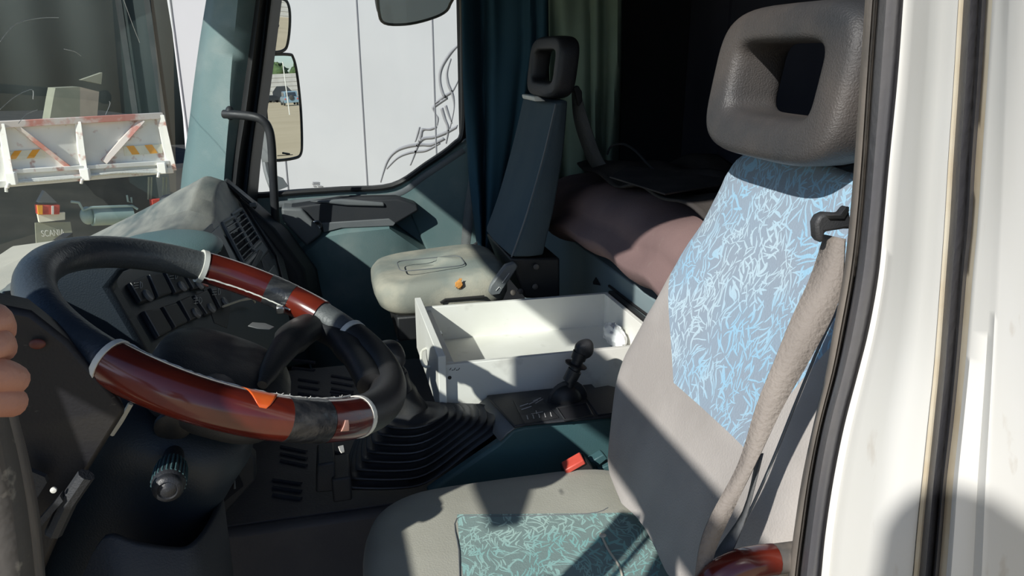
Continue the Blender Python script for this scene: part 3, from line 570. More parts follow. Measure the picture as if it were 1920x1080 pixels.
b.loft(R); b.obj('gaiter', M['gaiter'], gear, ang=70)
b = B(); b.prism([AY(x, y, 1.245) for x, y in ((594, 872), (628, 866), (630, 922), (592, 925))], (0, .08, 0)); b.box(AY(640, 895, 1.28), (.035, .09, .05)); b.obj('gaiter_clamp', M['dark'], gear, bevel=.004)
l0 = AY(790, 790, 1.37); 
b = B(); b.tube(smooth_path([AY(775, 785, 1.37), AY(765, 755, 1.37), AY(752, 725, 1.37), AY(742, 700, 1.37), AY(733, 675, 1.37)], 3), [.042, .038, .034, .030, .027, .027, .024, .022, .022, .022, .018, .014, .014], 18); b.obj('lever_boot', M['blacksoft'], gear)
b = B(); b.tube([AY(741, 700, 1.36), AY(752, 735, 1.36)], .024, 18); b.obj('lever_sleeve', M['black'], gear, bevel=.003)
b = B(); b.ell(AY(727, 668, 1.37), (V((.033, 0, .006)), V((0, .03, 0)), V((-.008, 0, .030))), 24, 16, e=.8); b.obj('knob', M['black'], gear)
# ==================================================================== CONSOLE AND PARK BRAKE
cons = thing('centre_console', (.42, 1.3, .3), 'green plastic console with black top between the driver seat and the white drawer', 'console')
cl = [(800, 925), (935, 832), (962, 806), (985, 800), (1170, 780), (1220, 960), (860, 980)]
b = B(); b.prism([AY(x, y, 1.20) for x, y in cl], (0, .025, 0)); clp = [AY(x, y, 1.226) for x, y in [(962, 920), (966, 812), (985, 805), (1170, 785), (1220, 960)]]; b.loft([clp, [V((p.x, 1.39, p.z - (.030 if 0 < i < 4 else 0))) for i, p in enumerate(clp)]]); b.obj('console_side', M['tealside'], cons, bevel=.006)
ctop = AY(985, 800, 1.20).z; slope = 0
def CT(px, py, o=0): return AP(px, py, (0, .16, 1), ctop+.004+o + .16*1.2)
b = B(); b.prism([CT(964, 804), CT(985, 800), CT(1165, 783), V((CT(1165, 783).x+.02, 1.392, ctop+.004-.031)), V((CT(962, 806).x-.005, 1.392, ctop+.004-.031))], (0, 0, .006)); b.obj('console_top', M['dark'], cons, bevel=.004)
b = B(); R = []
for y_ in (1.195, 1.40): R.append([AY(936, 830, 1.195), AY(950, 815, 1.195), AY(965, 804, 1.195), AY(990, 797, 1.195)])
b.loft([[V((p.x, 1.195, p.z+.004)) for p in R[0]], [V((p.x-.01, 1.392, p.z-.027)) for p in R[0]]], cap=False, loop=False); b.obj('console_shoulder', M['greytrim'], cons, solid=.004)
b = B(); b.prism([CT(962, 752, .006), CT(1010, 745, .006), CT(1048, 784, .006), CT(984, 796, .006)], (0, 0, .002)); plate = b.obj('label_plate', M['black'], cons, bevel=.001)
b = B()
for k in range(5): p = CT(990+k*11, 786-k*1.5, .0085); q2 = CT(988+k*11, 779-k*1.5, .0085); b.tube([p, q2], .0009, 4)
b.tube([CT(996, 776, .0085), CT(1018, 772, .0085)], .0006, 4); b.tube([CT(1007, 776, .0085), CT(1005, 770, .0085)], .0008, 4)
for x0, y0, x1, y1 in ((975, 762, 990, 757), (978, 768, 996, 762), (992, 758, 1008, 750), (1000, 752, 1014, 746), (1004, 756, 1018, 748)): b.tube([CT(x0, y0, .0085), CT(x1, y1, .0085)], .0013, 4)
b.obj('plate_print', M['label'], plate)
b = B(); b.prism([CT(1046, 768, .0065), CT(1098, 759, .0065), CT(1108, 778, .0065), CT(1060, 786, .0065)], (0, 0, .0012)); b.obj('coin_tray', M['void'], cons)
b = B(); P = [CT(x, y, .008) for x, y in ((1044, 766), (1099, 757), (1111, 779), (1059, 788))]; b.tube(P, .0025, 6, closed=True); b.obj('tray_rim', M['black'], cons)
b = B(); b.prism([CT(1088, 733, .006), CT(1140, 724, .006), CT(1165, 730, .006), CT(1165, 774, .006), CT(1121, 779, .006)], (0, 0, .002)); b.obj('rear_lid', M['dark'], cons, bevel=.001)
brake = thing('park_brake_lever', CT(1057, 742), 'short black park brake lever with collar standing on the console', 'hand brake')
pb = CT(1060, 750, .006); 
b = B(); b.ell(pb + V((0, 0, .0)), (V((.034, .004, 0)), V((-.004, .028, 0)), V((0, 0, .036))), 28, 16); b.obj('dome_boot', M['blacksoft'], brake)
b = B(); b.ell(pb + V((.004, -.002, 0)), (V((.043, .0, 0)), V((0, .007, 0)), V((0, 0, .044))), 28, 12); b.obj('dome_ring', M['black'], brake)
yb = pb.y - .005
def AB(px, py): return AY(px, py, yb)
b = B(); b.tube([AB(1064, 738), AB(1068, 724), AB(1072, 710)], .0075, 14); b.obj('lever_rod', M['black'], brake)
b = B(); b.lathe(AB(1067, 715), AB(1085, 680)-AB(1067, 715), [(0, .014), (.026, .0145), (.027, .011), (.034, .011)], 16); b.obj('lever_body', M['black'], brake)
b = B(); b.lathe(AB(1079, 686), AB(1085, 670)-AB(1079, 686), [(0, .012), (.001, .022), (.004, .023), (.005, .012), (.014, .012), (.015, .015), (.030, .0155)], 24); b.obj('release_collar', M['blacksoft'], brake)
b = B(); b.ell(AB(1095, 655), (V((.019, 0, .004)), V((0, .015, 0)), V((-.001, 0, .0195))), 24, 14, e=.75); b.obj('brake_knob', M['black'], brake)
# ==================================================================== WHITE DRAWER
D0 = AY(835, 765, 1.40); DX0 = .205; DX1 = .70; DY0 = 1.40; DY1 = 1.76; DZ0 = .492; DZ1 = .597
drw = thing('white_drawer', (.45, 1.58, DZ0), 'open white laminate drawer pulled out from under the bunk', 'drawer')
t = .012
b = B(); b.box(((DX0+DX1)/2, DY0+t/2, (DZ0+DZ1)/2-.004), (DX1-DX0, t, DZ1-DZ0-.008)); b.obj('near_side', M['drawer'], drw, bevel=.001)
b = B(); b.box(((DX0+DX1)/2, DY1-t/2, (DZ0+DZ1)/2), (DX1-DX0, t, DZ1-DZ0)); b.obj('far_side', M['drawer'], drw, bevel=.001)
b = B(); b.box((DX1-t/2, (DY0+DY1)/2, (DZ0+DZ1)/2), (t, DY1-DY0-2*t, DZ1-DZ0)); b.obj('back_side', M['drawer'], drw, bevel=.001)
b = B(); b.box(((DX0+DX1)/2, (DY0+DY1)/2, DZ0+.012), (DX1-DX0, DY1-DY0-2*t, .008)); b.obj('bottom', M['drawer'], drw)
b = B(); b.box((DX0-.008, (DY0+DY1)/2-.01, (DZ0+DZ1)/2+.008), (.016, DY1-DY0+.03, DZ1-DZ0+.03)); b.box((DX0+.012, (DY0+DY1)/2, (DZ0+DZ1)/2), (.02, DY1-DY0-2*t, .09)); front = b.obj('drawer_front', M['drawer'], drw, bevel=.0015)
b = B(); b.tube(smooth_path([V((DX0-.016, 1.56, .565)), V((DX0-.028, 1.555, .560)), V((DX0-.032, 1.53, .55)), V((DX0-.028, 1.505, .545)), V((DX0-.016, 1.50, .545))], 4), .0032, 8); b.obj('handle', M['whiterib'], front)
b = B(); b.box((DX0+.024, 1.60, .58), (.004, .02, .01)); b.obj('latch', M['metal'], front)
b = B(); b.lathe(AY(843, 708, DY0-.001), (0, -1, 0), [(0, .004), (.001, .004), (.0012, .0025), (.0006, 0)], 12)
for k in range(5): b.tube([AY(843+k*4, 694, DY0-.0005), AY(846+k*4, 690+k % 2*4, DY0-.0005)], .0007, 4)
b.obj('pen_scribble', M['blacksoft'], drw)
b = B(); b.box((.50, DY1+.007, .55), (.4, .01, .02)); b.box((.710, 1.58, .585), (.012, .36, .03)); b.obj('runner', M['blacksoft'], drw)
def crumple(c, rx, ry, rz, name, m, label, cat, seed=1):
    rnd = random.Random(seed); b = B(); b.ell(c, (V((rx, 0, 0)), V((0, ry, 0)), V((0, 0, rz))), 22, 12)
    for v in b.bm.verts: v.co = V(c) + (v.co-V(c))*(.85 + .25*rnd.random())
    return b.obj(name, m, None, label=label, cat=cat, ang=25)
crumple((.53, 1.52, DZ0+.030), .024, .022, .014, 'crumpled_tissue', M['whiterib'], 'small crumpled white tissue on the bottom of the white drawer', 'tissue', 2)
crumple((.66, 1.60, DZ0+.045), .022, .06, .028, 'plastic_bag', mat('thin_white_plastic', (.82, .83, .84), .25, coat=.4), 'crumpled white plastic bag in the back corner of the drawer', 'bag', 5)
# cabinet beneath the drawer & bunk base
b = B(); b.prism([(.26, 1.41, .374), (.71, 1.41, .374), (.71, 1.75, .374), (.26, 1.75, .374)], (0, 0, DZ0-.372-.002)); b.obj('storage_box', M['dark'], None, bevel=.004, label='dark box carrying the white drawer on the engine tunnel', cat='box')
b = B(); b.prism([(.73, .55, 0), (.73, 2.72, 0), (.73, 2.72, .645), (.73, .55, .645)], (.6, 0, 0)); bunk = b.obj('bunk_base', mat('pale_teal_bunk_panel', (.20, .27, .29), .5, (.26, .31, .32), 4, .6), None, label='teal bunk base panel below the dark mattress', cat='bed base', bevel=.004)
b = B(); b.prism([AX(1113, 528, .727), AX(1118, 520, .727), AX(1126, 535, .727), AX(1113, 533, .727)], (-.002, 0, 0)); b.obj('finger_hole', M['void'], bunk)
b = B(); b.tube([AX(1142, 536, .725), AX(1180, 566, .725), AX(1215, 592, .725)], .004, 6); b.obj('base_strip', M['blacksoft'], bunk)
M['headp'] = mat('black_vinyl_passenger', (.022, .022, .026), .5, (.035, .034, .033), 6, .6, .4, 400)
# ==================================================================== SEATS
def frame_head(name, m, parent, x0, dep, yc, hw, zb, zt, hy, hzb, hzt, lean=.25, n=56):
    """head restraint: a padded frame with a window through it, facing -x"""
    b = B(); R = []; f = lambda v, e: math.copysign(abs(v)**e, v)
    for i in range(n):
        a = 2*pi*i/n
        O = V((0, yc + hw*f(cos(a), .5), (zb+zt)/2 + (zt-zb)/2*f(sin(a), .5))); I = V((0, yc + hy*f(cos(a), .35), (hzb+hzt)/2 + (hzt-hzb)/2*f(sin(a), .35)))
        c = (O+I)/2; h = (O-I)/2; ring = []
        for k in range(32):
            t = 2*pi*k/32; p = c + h*f(cos(t), .5); xx = x0 + dep/2 + dep/2*f(sin(t), .5) + (p.z-zb)*lean
            ring.append(V((xx, p.y, p.z)))
        R.append(ring)
    b.loft(R, closed=True); return b.obj(name, m, parent, ang=80)
dseat = thing('driver_seat', (.27, .865, .36), 'driver seat with blue patterned cloth, grey bolsters and open-frame black head restraint', 'seat')
b = B(); R = []
Zs = [(.520, .10, .06), (.526, .17, .10), (.54, .205, .125), (.57, .228, .14), (.60, .240, .145), (.65, .250, .145), (.70, .253, .145), (.78, .247, .14), (.83, .228, .135), (.87, .214, .13), (.92, .210, .125), (.98, .208, .12), (1.02, .200, .115), (1.045, .185, .105), (1.06, .160, .09), (1.066, .11, .06)]
Zf = []
for k in range(61):
    z = .520 + .546*k/60; Zf.append((z, interp([(a, w_) for a, w_, d in Zs], z), interp([(a, d) for a, w_, d in Zs], z)))
for z, w_, d in Zf:
    xf = .44 + .3556*(z-.6); ring = []; n = 56
    for k in range(n):
        t = 2*pi*k/n; ff = lambda v, e: math.copysign(abs(v)**e, v)
        yy = ff(cos(t), .55); xx = -ff(sin(t), .5)
        bol = .028*(1-abs((z-.72)/.22)**2 if abs(z-.72) < .22 else 0)*abs(yy)**3
        d = min(d, interp([(.5, .2), (.74, .14), (.85, .115), (1.1, .09)], z)); xo = xf + d/2 + xx*d/2 - (bol if xx < 0 else 0) + (.010*(1-yy*yy) if xx < -.5 else 0) + .012*yy*0
        ring.append(V((xo, .865 + yy*w_ + .008*sin(z*30)*yy, z + .006*sin(yy*3+1))))
    R.append(ring)
b.loft(R); b.obj('backrest', M['seatback'], dseat, ang=80)
frame_head('head_restraint', M['headrest'], dseat, .528, .088, .858, .150, 1.070, 1.262, .090, 1.126, 1.214, lean=.16)

# brown worn stripe + piping on the near bolster
b = B(); P = [AY(x, y, yy) for x, y, yy in ((1560, 560, .655), (1520, 640, .64), (1470, 760, .625), (1430, 860, .615), (1385, 960, .61), (1340, 1040, .61))]
b.tube(smooth_path([V((p.x+.01, p.y-.004, p.z)) for p in P], 5), .0016, 6); b.obj('bolster_piping', M['greytrim'], dseat)
# cushion
b = B(); R = []
f = lambda v, e: math.copysign(abs(v)**e, v)
for z, gx, gy in ((.34, .90, .90), (.37, .96, .95), (.41, 1, 1), (.45, 1, 1), (.47, .992, .99), (.482, .972, .965), (.490, .93, .92), (.494, .86, .84), (.495, .6, .58), (.494, .3, .28), (.493, .01, .01)):
    ring = []
    for k in range(64):
        t = 2*pi*k/64; xx = f(cos(t), .42)*gx; yy = f(sin(t), .42)*gy
        ring.append(V((.262 + xx*.255, .862 + yy*.25, z + (.012*abs(yy)**3 if z > .48 else 0) - (.02*max(0, -xx-.6) if z > .46 else 0))))
    R.append(ring)
b.loft(R); cush = b.obj('cushion', M['seatcush'], dseat, ang=80)
b = B(); b.box((.27, .86, .22), (.40, .38, .26)); b.obj('seat_base', M['void'], dseat, bevel=.02)
b = B(); b.tube(smooth_path([AZ(862, 1085, .496), AZ(860, 1030, .497), AZ(857, 972, .497), AZ(930, 968, .497), (.365, .966, .496), AZ(1140, 952, .496)], 4), .0009, 6); b.obj('cushion_piping', M['greytrim'], dseat)
b = B(); b.tube(smooth_path([AZ(1126, 1000, .496), AZ(1140, 1030, .496), AZ(1160, 1060, .496), AZ(1168, 1085, .496)], 4), .0018, 6); b.ell(AZ(1130, 1004, .497), (V((.006, 0, 0)), V((0, .005, 0)), V((0, 0, .002)))); b.obj('split_seam', M['cream'], dseat)
# arm rest with peeling veneer
b = B(); b.tube(smooth_path([AY(1318, 1125, .57), AY(1345, 1085, .57), AY(1385, 1062, .57), AY(1425, 1052, .57), AY(1450, 1049, .57)], 5), [.012, .014, .016] + [.017]*10 + [.0165]*8, 16); arm = b.obj('armrest', M['wood'], dseat)
b = B(); b.tube([AY(1440, 1050, .57), AY(1500, 1042, .57)], .0155, 16); b.obj('armrest_end', M['rubberbrown'], arm)
# ---- driver's seat belt
dbelt = thing('seat_belt', (.5, .6, .9), 'wide grey-brown driver seat belt hanging from its guide down beside the backrest', 'seat belt')
Lp = [((1548, 440), .605), ((1520, 520), .60), ((1482, 600), .595), ((1450, 680), .59), ((1418, 760), .59), ((1385, 870), .59), ((1335, 960), .59), ((1312, 1020), .59), ((1300, 1100), .59)]
Rp = [((1586, 448), .575), ((1580, 530), .57), ((1563, 590), .57), ((1515, 680), .57), ((1470, 760), .57), ((1420, 865), .57), ((1378, 950), .575), ((1345, 1020), .58), ((1322, 1100), .58)]
b = B(); b.ribbon(smooth_path([AY(x, y, d-.005) for (x, y), d in Lp], 5), smooth_path([AY(x, y, d) for (x, y), d in Rp], 5)); b.obj('webbing', M['belt'], dbelt, solid=.0022)
b = B(); b.ribbon(smooth_path([AY(x, y, .60) for x, y in ((1420, 865), (1395, 960), (1340, 1040), (1325, 1100))], 4), smooth_path([AY(x, y, .585) for x, y in ((1432, 850), (1402, 965), (1372, 1040), (1350, 1100))], 4)); b.obj('return_webbing', M['beltdark'], dbelt, solid=.002)
b = B(); b.prism([AY(x, y, .580) for x, y in ((1538, 405), (1550, 400), (1580, 402), (1592, 386), (1600, 430), (1585, 430), (1548, 436), (1546, 450), (1541, 458), (1533, 448), (1531, 420))], (0, .012, 0)); b.obj('belt_guide', M['black'], dbelt, bevel=.003)
b = B(); b.prism([AY(x, y, .577) for x, y in ((1552, 405), (1580, 404), (1592, 388), (1592, 396), (1583, 410), (1556, 410))], (0, .003, 0)); b.obj('guide_edge', M['metal'], dbelt)
# ---- buckle
buck = thing('seat_belt_buckle', AY(1090, 890, 1.10), 'black seat belt buckle with red release button beside the driver cushion', 'buckle')
b = B(); b.prism([AY(x, y, 1.09) for x, y in ((1058, 884), (1100, 862), (1112, 876), (1124, 925), (1066, 925))], (0, .028, 0)); b.obj('housing', M['blacksoft'], buck, bevel=.003)
b = B(); b.prism([AY(x, y, 1.084) for x, y in ((1059, 882), (1094, 862), (1099, 870), (1062, 891))], (0, .022, .004)); b.obj('release_button', M['red'], buck, bevel=.002)
b = B(); b.prism([AY(x, y, 1.125) for x, y in ((1108, 866), (1132, 852), (1140, 860), (1120, 876))], (0, .02, 0)); b.prism([AY(x, y, 1.125) for x, y in ((1122, 880), (1146, 870), (1160, 925), (1140, 925))], (0, .02, 0)); b.obj('buckle_stalk', M['tealside'], buck, bevel=.002)
# ---- passenger seat
ps = thing('passenger_seat', (.28, 2.02, .3), 'passenger seat with dusty beige cushion and upright slate backrest behind the white drawer', 'seat')
NF = [(1039, 195), (1025, 255), (1011, 311), (985, 400), (966, 455), (956, 482)]; NR_ = [(1074, 189), (1070, 250), (1063, 311), (1048, 400), (1036, 450), (1029, 482)]
fr_ = smooth_path([AY(x, y, 1.85) for x, y in NF], 4); re_ = smooth_path([AY(x, y, 1.85) for x, y in NR_], 4)
b = B(); R = []
for i, (p, q2) in enumerate(zip(fr_, re_)):
    t = i/(len(fr_)-1); d = q2-p; wv = .37*(1-.12*(1-t)) ; y0 = 1.85+.01*(1-t); ring = []
    sh = .012
    for uu, vv in ((0, .18), (-.05, .5), (0, .82), (.12, .97), (.5, 1), (.9, .95), (1, .8), (1, .2), (.9, .05), (.5, 0), (.12, .0), (.02, .05)):
        ring.append(V((p.x + d.x*uu - (.02 if .1 < vv < .9 and uu < .1 else 0)*0, y0 + wv*vv, p.z + d.z*uu)))
    R.append(ring)
b.loft(R); b.obj('backrest', M['pback'], ps, bevel=.008, seg=3)
b = B(); b.tube([p + V((.004, -.001, 0)) for p in fr_], .0022, 6); b.obj('backrest_piping', M['greytrim'], ps)
b = B(); b.prism([AY(x, y, 1.90) for x, y in ((1000, 181), (1010, 180), (1024, 190), (1002, 190))], (0, .12, 0)); b.obj('exposed_foam', M['whiterib'], ps, bevel=.003)
frame_head('head_restraint', M['headp'], ps, .575, .055, 2.01, .15, 1.088, 1.248, .10, 1.13, 1.212, lean=.12)
b = B(); R = []
for z, gx, gy in ((.535, .86, .86), (.55, .95, .95), (.575, 1, 1), (.60, 1, 1), (.618, .98, .98), (.630, .93, .93), (.636, .85, .85), (.638, .4, .4), (.638, .01, .01)):
    R.append([V((.285 + f(cos(2*pi*k/48), .45)*.185*gx, 2.03 + f(sin(2*pi*k/48), .5)*.185*gy, z + (.012*f(cos(2*pi*k/48), .45) if z > .6 else 0))) for k in range(48)])
b.loft(R); b.obj('cushion', M['pseat'], ps, ang=80)
b = B(); b.ell(AY(861, 532, 1.842), (V((.010, 0, .002)), V((0, .004, 0)), V((.002, 0, .011))), 11, 7)
for v in b.bm.verts: v.co += V((random.uniform(-.005, .005), 0, random.uniform(-.005, .005)))
b.obj('foam_tear', mat('orange_foam', (.75, .36, .10), .9, (.6, .25, .05), 90, .8), ps, ang=20)
b = B(); b.tube([V((.17+.09*(1+f(cos(t), .35)), 1.975+.055*f(sin(t), .35), .6455+.03*(.09*(1+f(cos(t), .35))))) for t in [2*pi*k/48 for k in range(48)]], .0016, 6, closed=True); b.obj('cushion_seam', M['greytrim'], ps)
b = B(); b.box((.30, 2.02, .50), (.30, .30, .07)); b.prism([AY(x, y, 1.87) for x, y in ((955, 484), (1050, 484), (1050, 560), (985, 560))], (0, .30, 0)); b.obj('seat_frame', M['blacksoft'], ps, bevel=.006)
b = B(); b.prism([AY(x, y, 1.842) for x, y in ((916, 547), (920, 535), (948, 498), (966, 492), (972, 500), (946, 540), (938, 553), (922, 555))], (0, .02, 0)); lev = b.obj('recliner_lever', M['greytrim'], ps, bevel=.004)
b = B(); b.tube([AY(930, 545, 1.84), AY(936, 538, 1.84), AY(940, 541, 1.84)], .001, 5); b.tube([AY(942, 530, 1.84), AY(955, 512, 1.84)], .001, 5); b.obj('lever_mark', M['label'], lev)
for (x, y) in ((962, 548), (975, 546), (1003, 537), (1005, 500)):
    b = B(); b.lathe(AY(x, y, 1.862), (0, -1, 0), [(0, .008), (.004, .008), (.006, .005), (.006, 0)], 14); b.obj('bolt', M['rubberbrown'], ps)
b = B(); b.tube([AY(826, 568, 1.84), AY(835, 562, 1.84), AY(908, 556, 1.84)], .004, 6); b.obj('slide_rail', M['blacksoft'], ps)
for (p, q2) in (((800, 585), (745, 640)), ((745, 592), (800, 590))):
    b = B(); b.tube([AY(*p, 1.90), AY(*q2, 1.95)], .005, 6); b.obj('frame_strut', M['greytrim'], ps)
# passenger belts
b = B(); b.ribbon(smooth_path([AY(x, y, 2.06) for x, y in ((1073, 170), (1076, 220), (1090, 270), (1112, 315), (1158, 342))], 5), smooth_path([AY(x, y, 2.03) for x, y in ((1086, 162), (1096, 200), (1112, 250), (1132, 300), (1162, 338))], 5))
b.obj('seat_belt', M['beltgrey'], None, solid=.003, label='grey passenger belt strap looping behind the passenger backrest towards the bunk', cat='seat belt')
b = B(); b.prism([AY(x, y, 2.02) for x, y in ((1076, 165), (1084, 160), (1092, 172), (1092, 190), (1086, 200))], (0, .02, 0)); b.obj('belt_anchor', M['black'], None, bevel=.003, label='small dark belt anchor beside the passenger head restraint', cat='belt anchor')
b = B(); b.ribbon(smooth_path([AY(x, y, 2.60) for x, y in ((884, 262), (880, 330), (870, 400), (864, 470))], 4), smooth_path([AY(x, y, 2.58) for x, y in ((900, 262), (898, 340), (888, 410), (880, 472))], 4)); b.obj('seat_belt', M['beltgrey'], None, solid=.003, label='straight grey belt strap running down the passenger door pillar beside the window', cat='seat belt')
b = B(); b.tube([AY(885, 462, 2.5), AY(905, 448, 2.5), AY(912, 440, 2.5)], .005, 6); b.box(AY(888, 464, 2.5), (.03, .02, .02)); b.obj('belt_stalk', M['dark'], None, label='thin dark belt stalk between the navy curtain and the passenger seat', cat='belt stalk')
# ==================================================================== CURTAINS
def curtain(name, tl, tr, bl, br, ytop, y0, y1, folds, amp, m, label, seed=0, mid=None):
    b = B(); nu, nv = folds*10, 26
    def fn_(u, v):
        x0 = interp(tl, v); x1 = interp(tr, v); py = y0 + (y1-y0)*v
        ph = (u + .10*sin(u*5.3+seed) + .05*sin(u*13+seed*2))*folds*2*pi + 1.3*sin(v*2.4 + seed + u*2)
        y = ytop + amp*(.6+.4*sin(u*5+seed))*sin(ph) + .03*sin(v*3+u*4); return AY(x0 + (x1-x0)*u, py, y)
    b.grid(fn_, nu, nv); return b.obj(name, m, None, solid=.002, ang=80, label=label, cat='curtain')
curtain('curtain', [(0, 864), (.4, 868), (.75, 880), (1, 896)], [(0, 1034), (.3, 1028), (.55, 1000), (.8, 965), (1, 930)], 0, 0, 2.50, -60, 470, 4, .045, M['curtain'], 'navy blue pleated curtain hanging at the rear edge of the passenger window', 1.2)
curtain('curtain', [(0, 1028), (.5, 1030), (1, 1040)], [(0, 1168), (.5, 1166), (1, 1160)], 0, 0, 2.40, -60, 345, 3, .04, M['gcurtain'], 'olive green curtain hanging behind the passenger head restraint', 2.5)
# ==================================================================== BUNK
M['mattress'] = mat('brown_grey_bunk_cloth', (.20, .135, .13), .95, (.25, .17, .16), 7, .7, .35, 350, spec=.1, col3=(.28, .24, .21), scale3=30, amt3=.3, lo3=.66, hi3=.74)
b = B(); R = []; n = 40
for i in range(50):
    y = .60 + (2.30-.60)*i/49; e_ = min(1, (2.302-y)/.10); e_ = math.sqrt(max(0.02, 1-(1-e_)**2)); s_ = min(1, (y-.598)/.05)
    sag = .006*sin(y*11)+.006*sin(y*23+1); zc = .765 + .012*sin(y*5); ring = []
    for k in range(n):
        t = 2*pi*k/n; ring.append(V((1.0 + f(cos(t), .35)*(.335 + .010*sin(y*7))*(.9+.1*e_) - (.035 if cos(t) < 0 and sin(t) < 0 else 0), y, zc + sag + f(sin(t), .75)*.092*e_)))
    R.append(ring)
b.loft(R); b.obj('mattress', M['mattress'], None, ang=80, label='thick dark brown-grey mattress along the bunk behind the seats', cat='mattress')
b = B(); rnd = random.Random(4)
def sheetf(u, v): 
    x = .74 + .45*u; y = 1.15 + 1.0*v; return V((x, y, .889 + .010*sin(x*17+y*9) + .008*sin(y*23-x*8) + .005*sin(x*41+3*y)))
b.grid(sheetf, 30, 50); b.obj('blanket', M['sheet'], None, solid=.006, label='dark crumpled cloth lying on top of the bunk mattress', cat='blanket')
b = B(); b.prism([V((.70, 1.45, .912)), V((.67, 1.70, .912)), V((.78, 1.85, .914)), V((.95, 1.55, .914))], (0, 0, .004)); b.obj('folded_sheet', M['sheet'], None, bevel=.001, label='flat grey folded sheet near the front edge of the mattress', cat='sheet')
b = B(); b.tube(smooth_path([AY(1138, 290, 2.05), AY(1146, 275, 2.05), AY(1168, 270, 2.0), AY(1190, 282, 1.95), AY(1212, 305, 1.9), AY(1235, 328, 1.82)], 6), .0035, 8); b.obj('cable', M['dark'], None, label='thin dark cable looped on the blanket of the bunk', cat='cable')
# ==================================================================== GRAB HANDLE
b = B(); P = smooth_path([AY(420, 214, 2.50), AY(440, 215, 2.48), AY(470, 218, 2.46), AY(490, 224, 2.45), AY(503, 240, 2.45), AY(509, 270, 2.45), AY(512, 330, 2.46), AY(516, 400, 2.47), AY(519, 430, 2.48)], 5)
b.tube(P, .0135, 14); gh = b.obj('grab_handle', M['black'], None, label='curved black grab handle on the passenger pillar in front of the side window', cat='grab handle')
b = B(); b.ell(AY(431, 212, 2.50), (V((.014, 0, 0)), V((0, .02, 0)), V((0, 0, .022)))); b.obj('handle_foot', M['dark'], gh)
# ==================================================================== OUTSIDE MIRRORS
def refl_n(px, py, y, r): v = (AY(px, py, y)-CAM).normalized(); return (V(r).normalized()-v).normalized()
def reflect(px, py, mp_, n_): v = ray(px, py).normalized(); p = AP(px, py, n_, n_.dot(mp_)); d = v - n_*2*v.dot(n_); return p, d
def mirror(name, label, outline, c_px, y, r, depth, rad, outline_off=4, housing=True):
    n_ = refl_n(*c_px, y, r); c = AY(*c_px, y); P = [AP(x, yy, n_, n_.dot(c)) for x, yy in outline]
    cx = sum(x for x, _ in outline)/len(outline); cy = sum(yy for _, yy in outline)/len(outline)
    t = thing(name, c, label, 'mirror'); ctr = sum(P, V())/len(P)
    S = smooth_path(P + [P[0]], 4)[:-1]
    b = B(); b.prism([p + n_*.001 for p in S], -n_*.002); b.obj('glass', M['mirror'], t)
    b = B(); b.tube([p + (p-ctr).normalized()*.004 for p in S], .006, 8, closed=True); b.obj('bezel', M['blacksoft'], t)
    b = B(); b.loft([[ctr + (p-ctr)*(1.03) - n_*.004 for p in S], [ctr + (p-ctr)*1.03 - n_*depth*.5 for p in S], [ctr + (p-ctr)*.85 - n_*depth*.85 for p in S], [ctr + (p-ctr)*.55 - n_*depth for p in S]]); b.obj('housing', M['blacksoft'] if housing is True else housing, t)
    return t, c, n_
mm, mc, mn = mirror('wing_mirror', 'tall main wing mirror outside the passenger window', [(493, 112), (500, 105), (540, 104), (549, 110), (556, 140), (562, 200), (565, 260), (563, 287), (550, 295), (515, 299), (508, 292), (499, 200)], (527, 200), 3.02, (1, .115, -.022), .09, .01, housing=M['greytrim'])
# housing stay
b = B(); b.tube(smooth_path([AY(486, 200, 3.06), AY(490, 250, 3.06), AY(500, 320, 3.02), AY(514, 360, 2.99)], 4), .012, 8); b.prism([AY(x, y, 2.96) for x, y in ((516, 330), (530, 335), (540, 350), (520, 358), (508, 350))], (0, .02, 0)); b.obj('mirror_bracket', M['greytrim'], mm)
b = B(); b.tube([AP(530, 287, mn, mn.dot(mc))+mn*.002, AP(542, 289, mn, mn.dot(mc))+mn*.002], .004, 5); b.tube([AP(520, 292, mn, mn.dot(mc))+mn*.002, AP(548, 290, mn, mn.dot(mc))+mn*.002], .0015, 5); b.obj('glass_mark', M['black'], mm)
m2, mc2, mn2 = mirror('wing_mirror', 'small wide-angle wing mirror above the main passenger mirror', [(489, 2), (500, -2), (530, 0), (540, 12), (542, 40), (538, 80), (530, 93), (510, 96), (492, 92), (488, 50)], (515, 45), 3.02, (1, .16, -.025), .08, .01)
m3, mc3, mn3 = mirror('wing_mirror', 'kerb mirror hanging above the passenger window', [(709, -25), (712, 20), (722, 42), (760, 44), (800, 36), (830, 24), (842, 8), (845, -25)], (777, 8), 2.98, (.45, .30, -.84), .07, .01)
# ==================================================================== PERSON: hand gripping the door edge at the left
def skinobj(name, chains, m, parent=None, **k):
    me = bpy.data.meshes.new(name); vs = []; es = []; rs = []
    for ch in chains:
        st_ = ch[0]; prev = st_ if isinstance(st_, int) else None
        for it in (ch[1:] if isinstance(st_, int) else ch):
            vs.append(it[0]); rs.append(it[1]); i = len(vs)-1
            if prev is not None: es.append((prev, i))
            prev = i
    me.from_pydata([tuple(v) for v in vs], es, []); o = bpy.data.objects.new(name, me); COL.objects.link(o)
    me.materials.append(m)
    s_ = o.modifiers.new('skin', 'SKIN')
    for i, r_ in enumerate(rs): d = me.skin_vertices[0].data[i]; d.radius = (r_*.80, r_*.80); d.use_root = (i == 0)
    s_.use_smooth_shade = True; q = o.modifiers.new('sub', 'SUBSURF'); q.levels = 2; q.render_levels = 2
    tag(o, **k); return o
HS = .80
H = lambda x, y, d: AY(x, y, d*HS)
wr = H(-290, 840, .35)
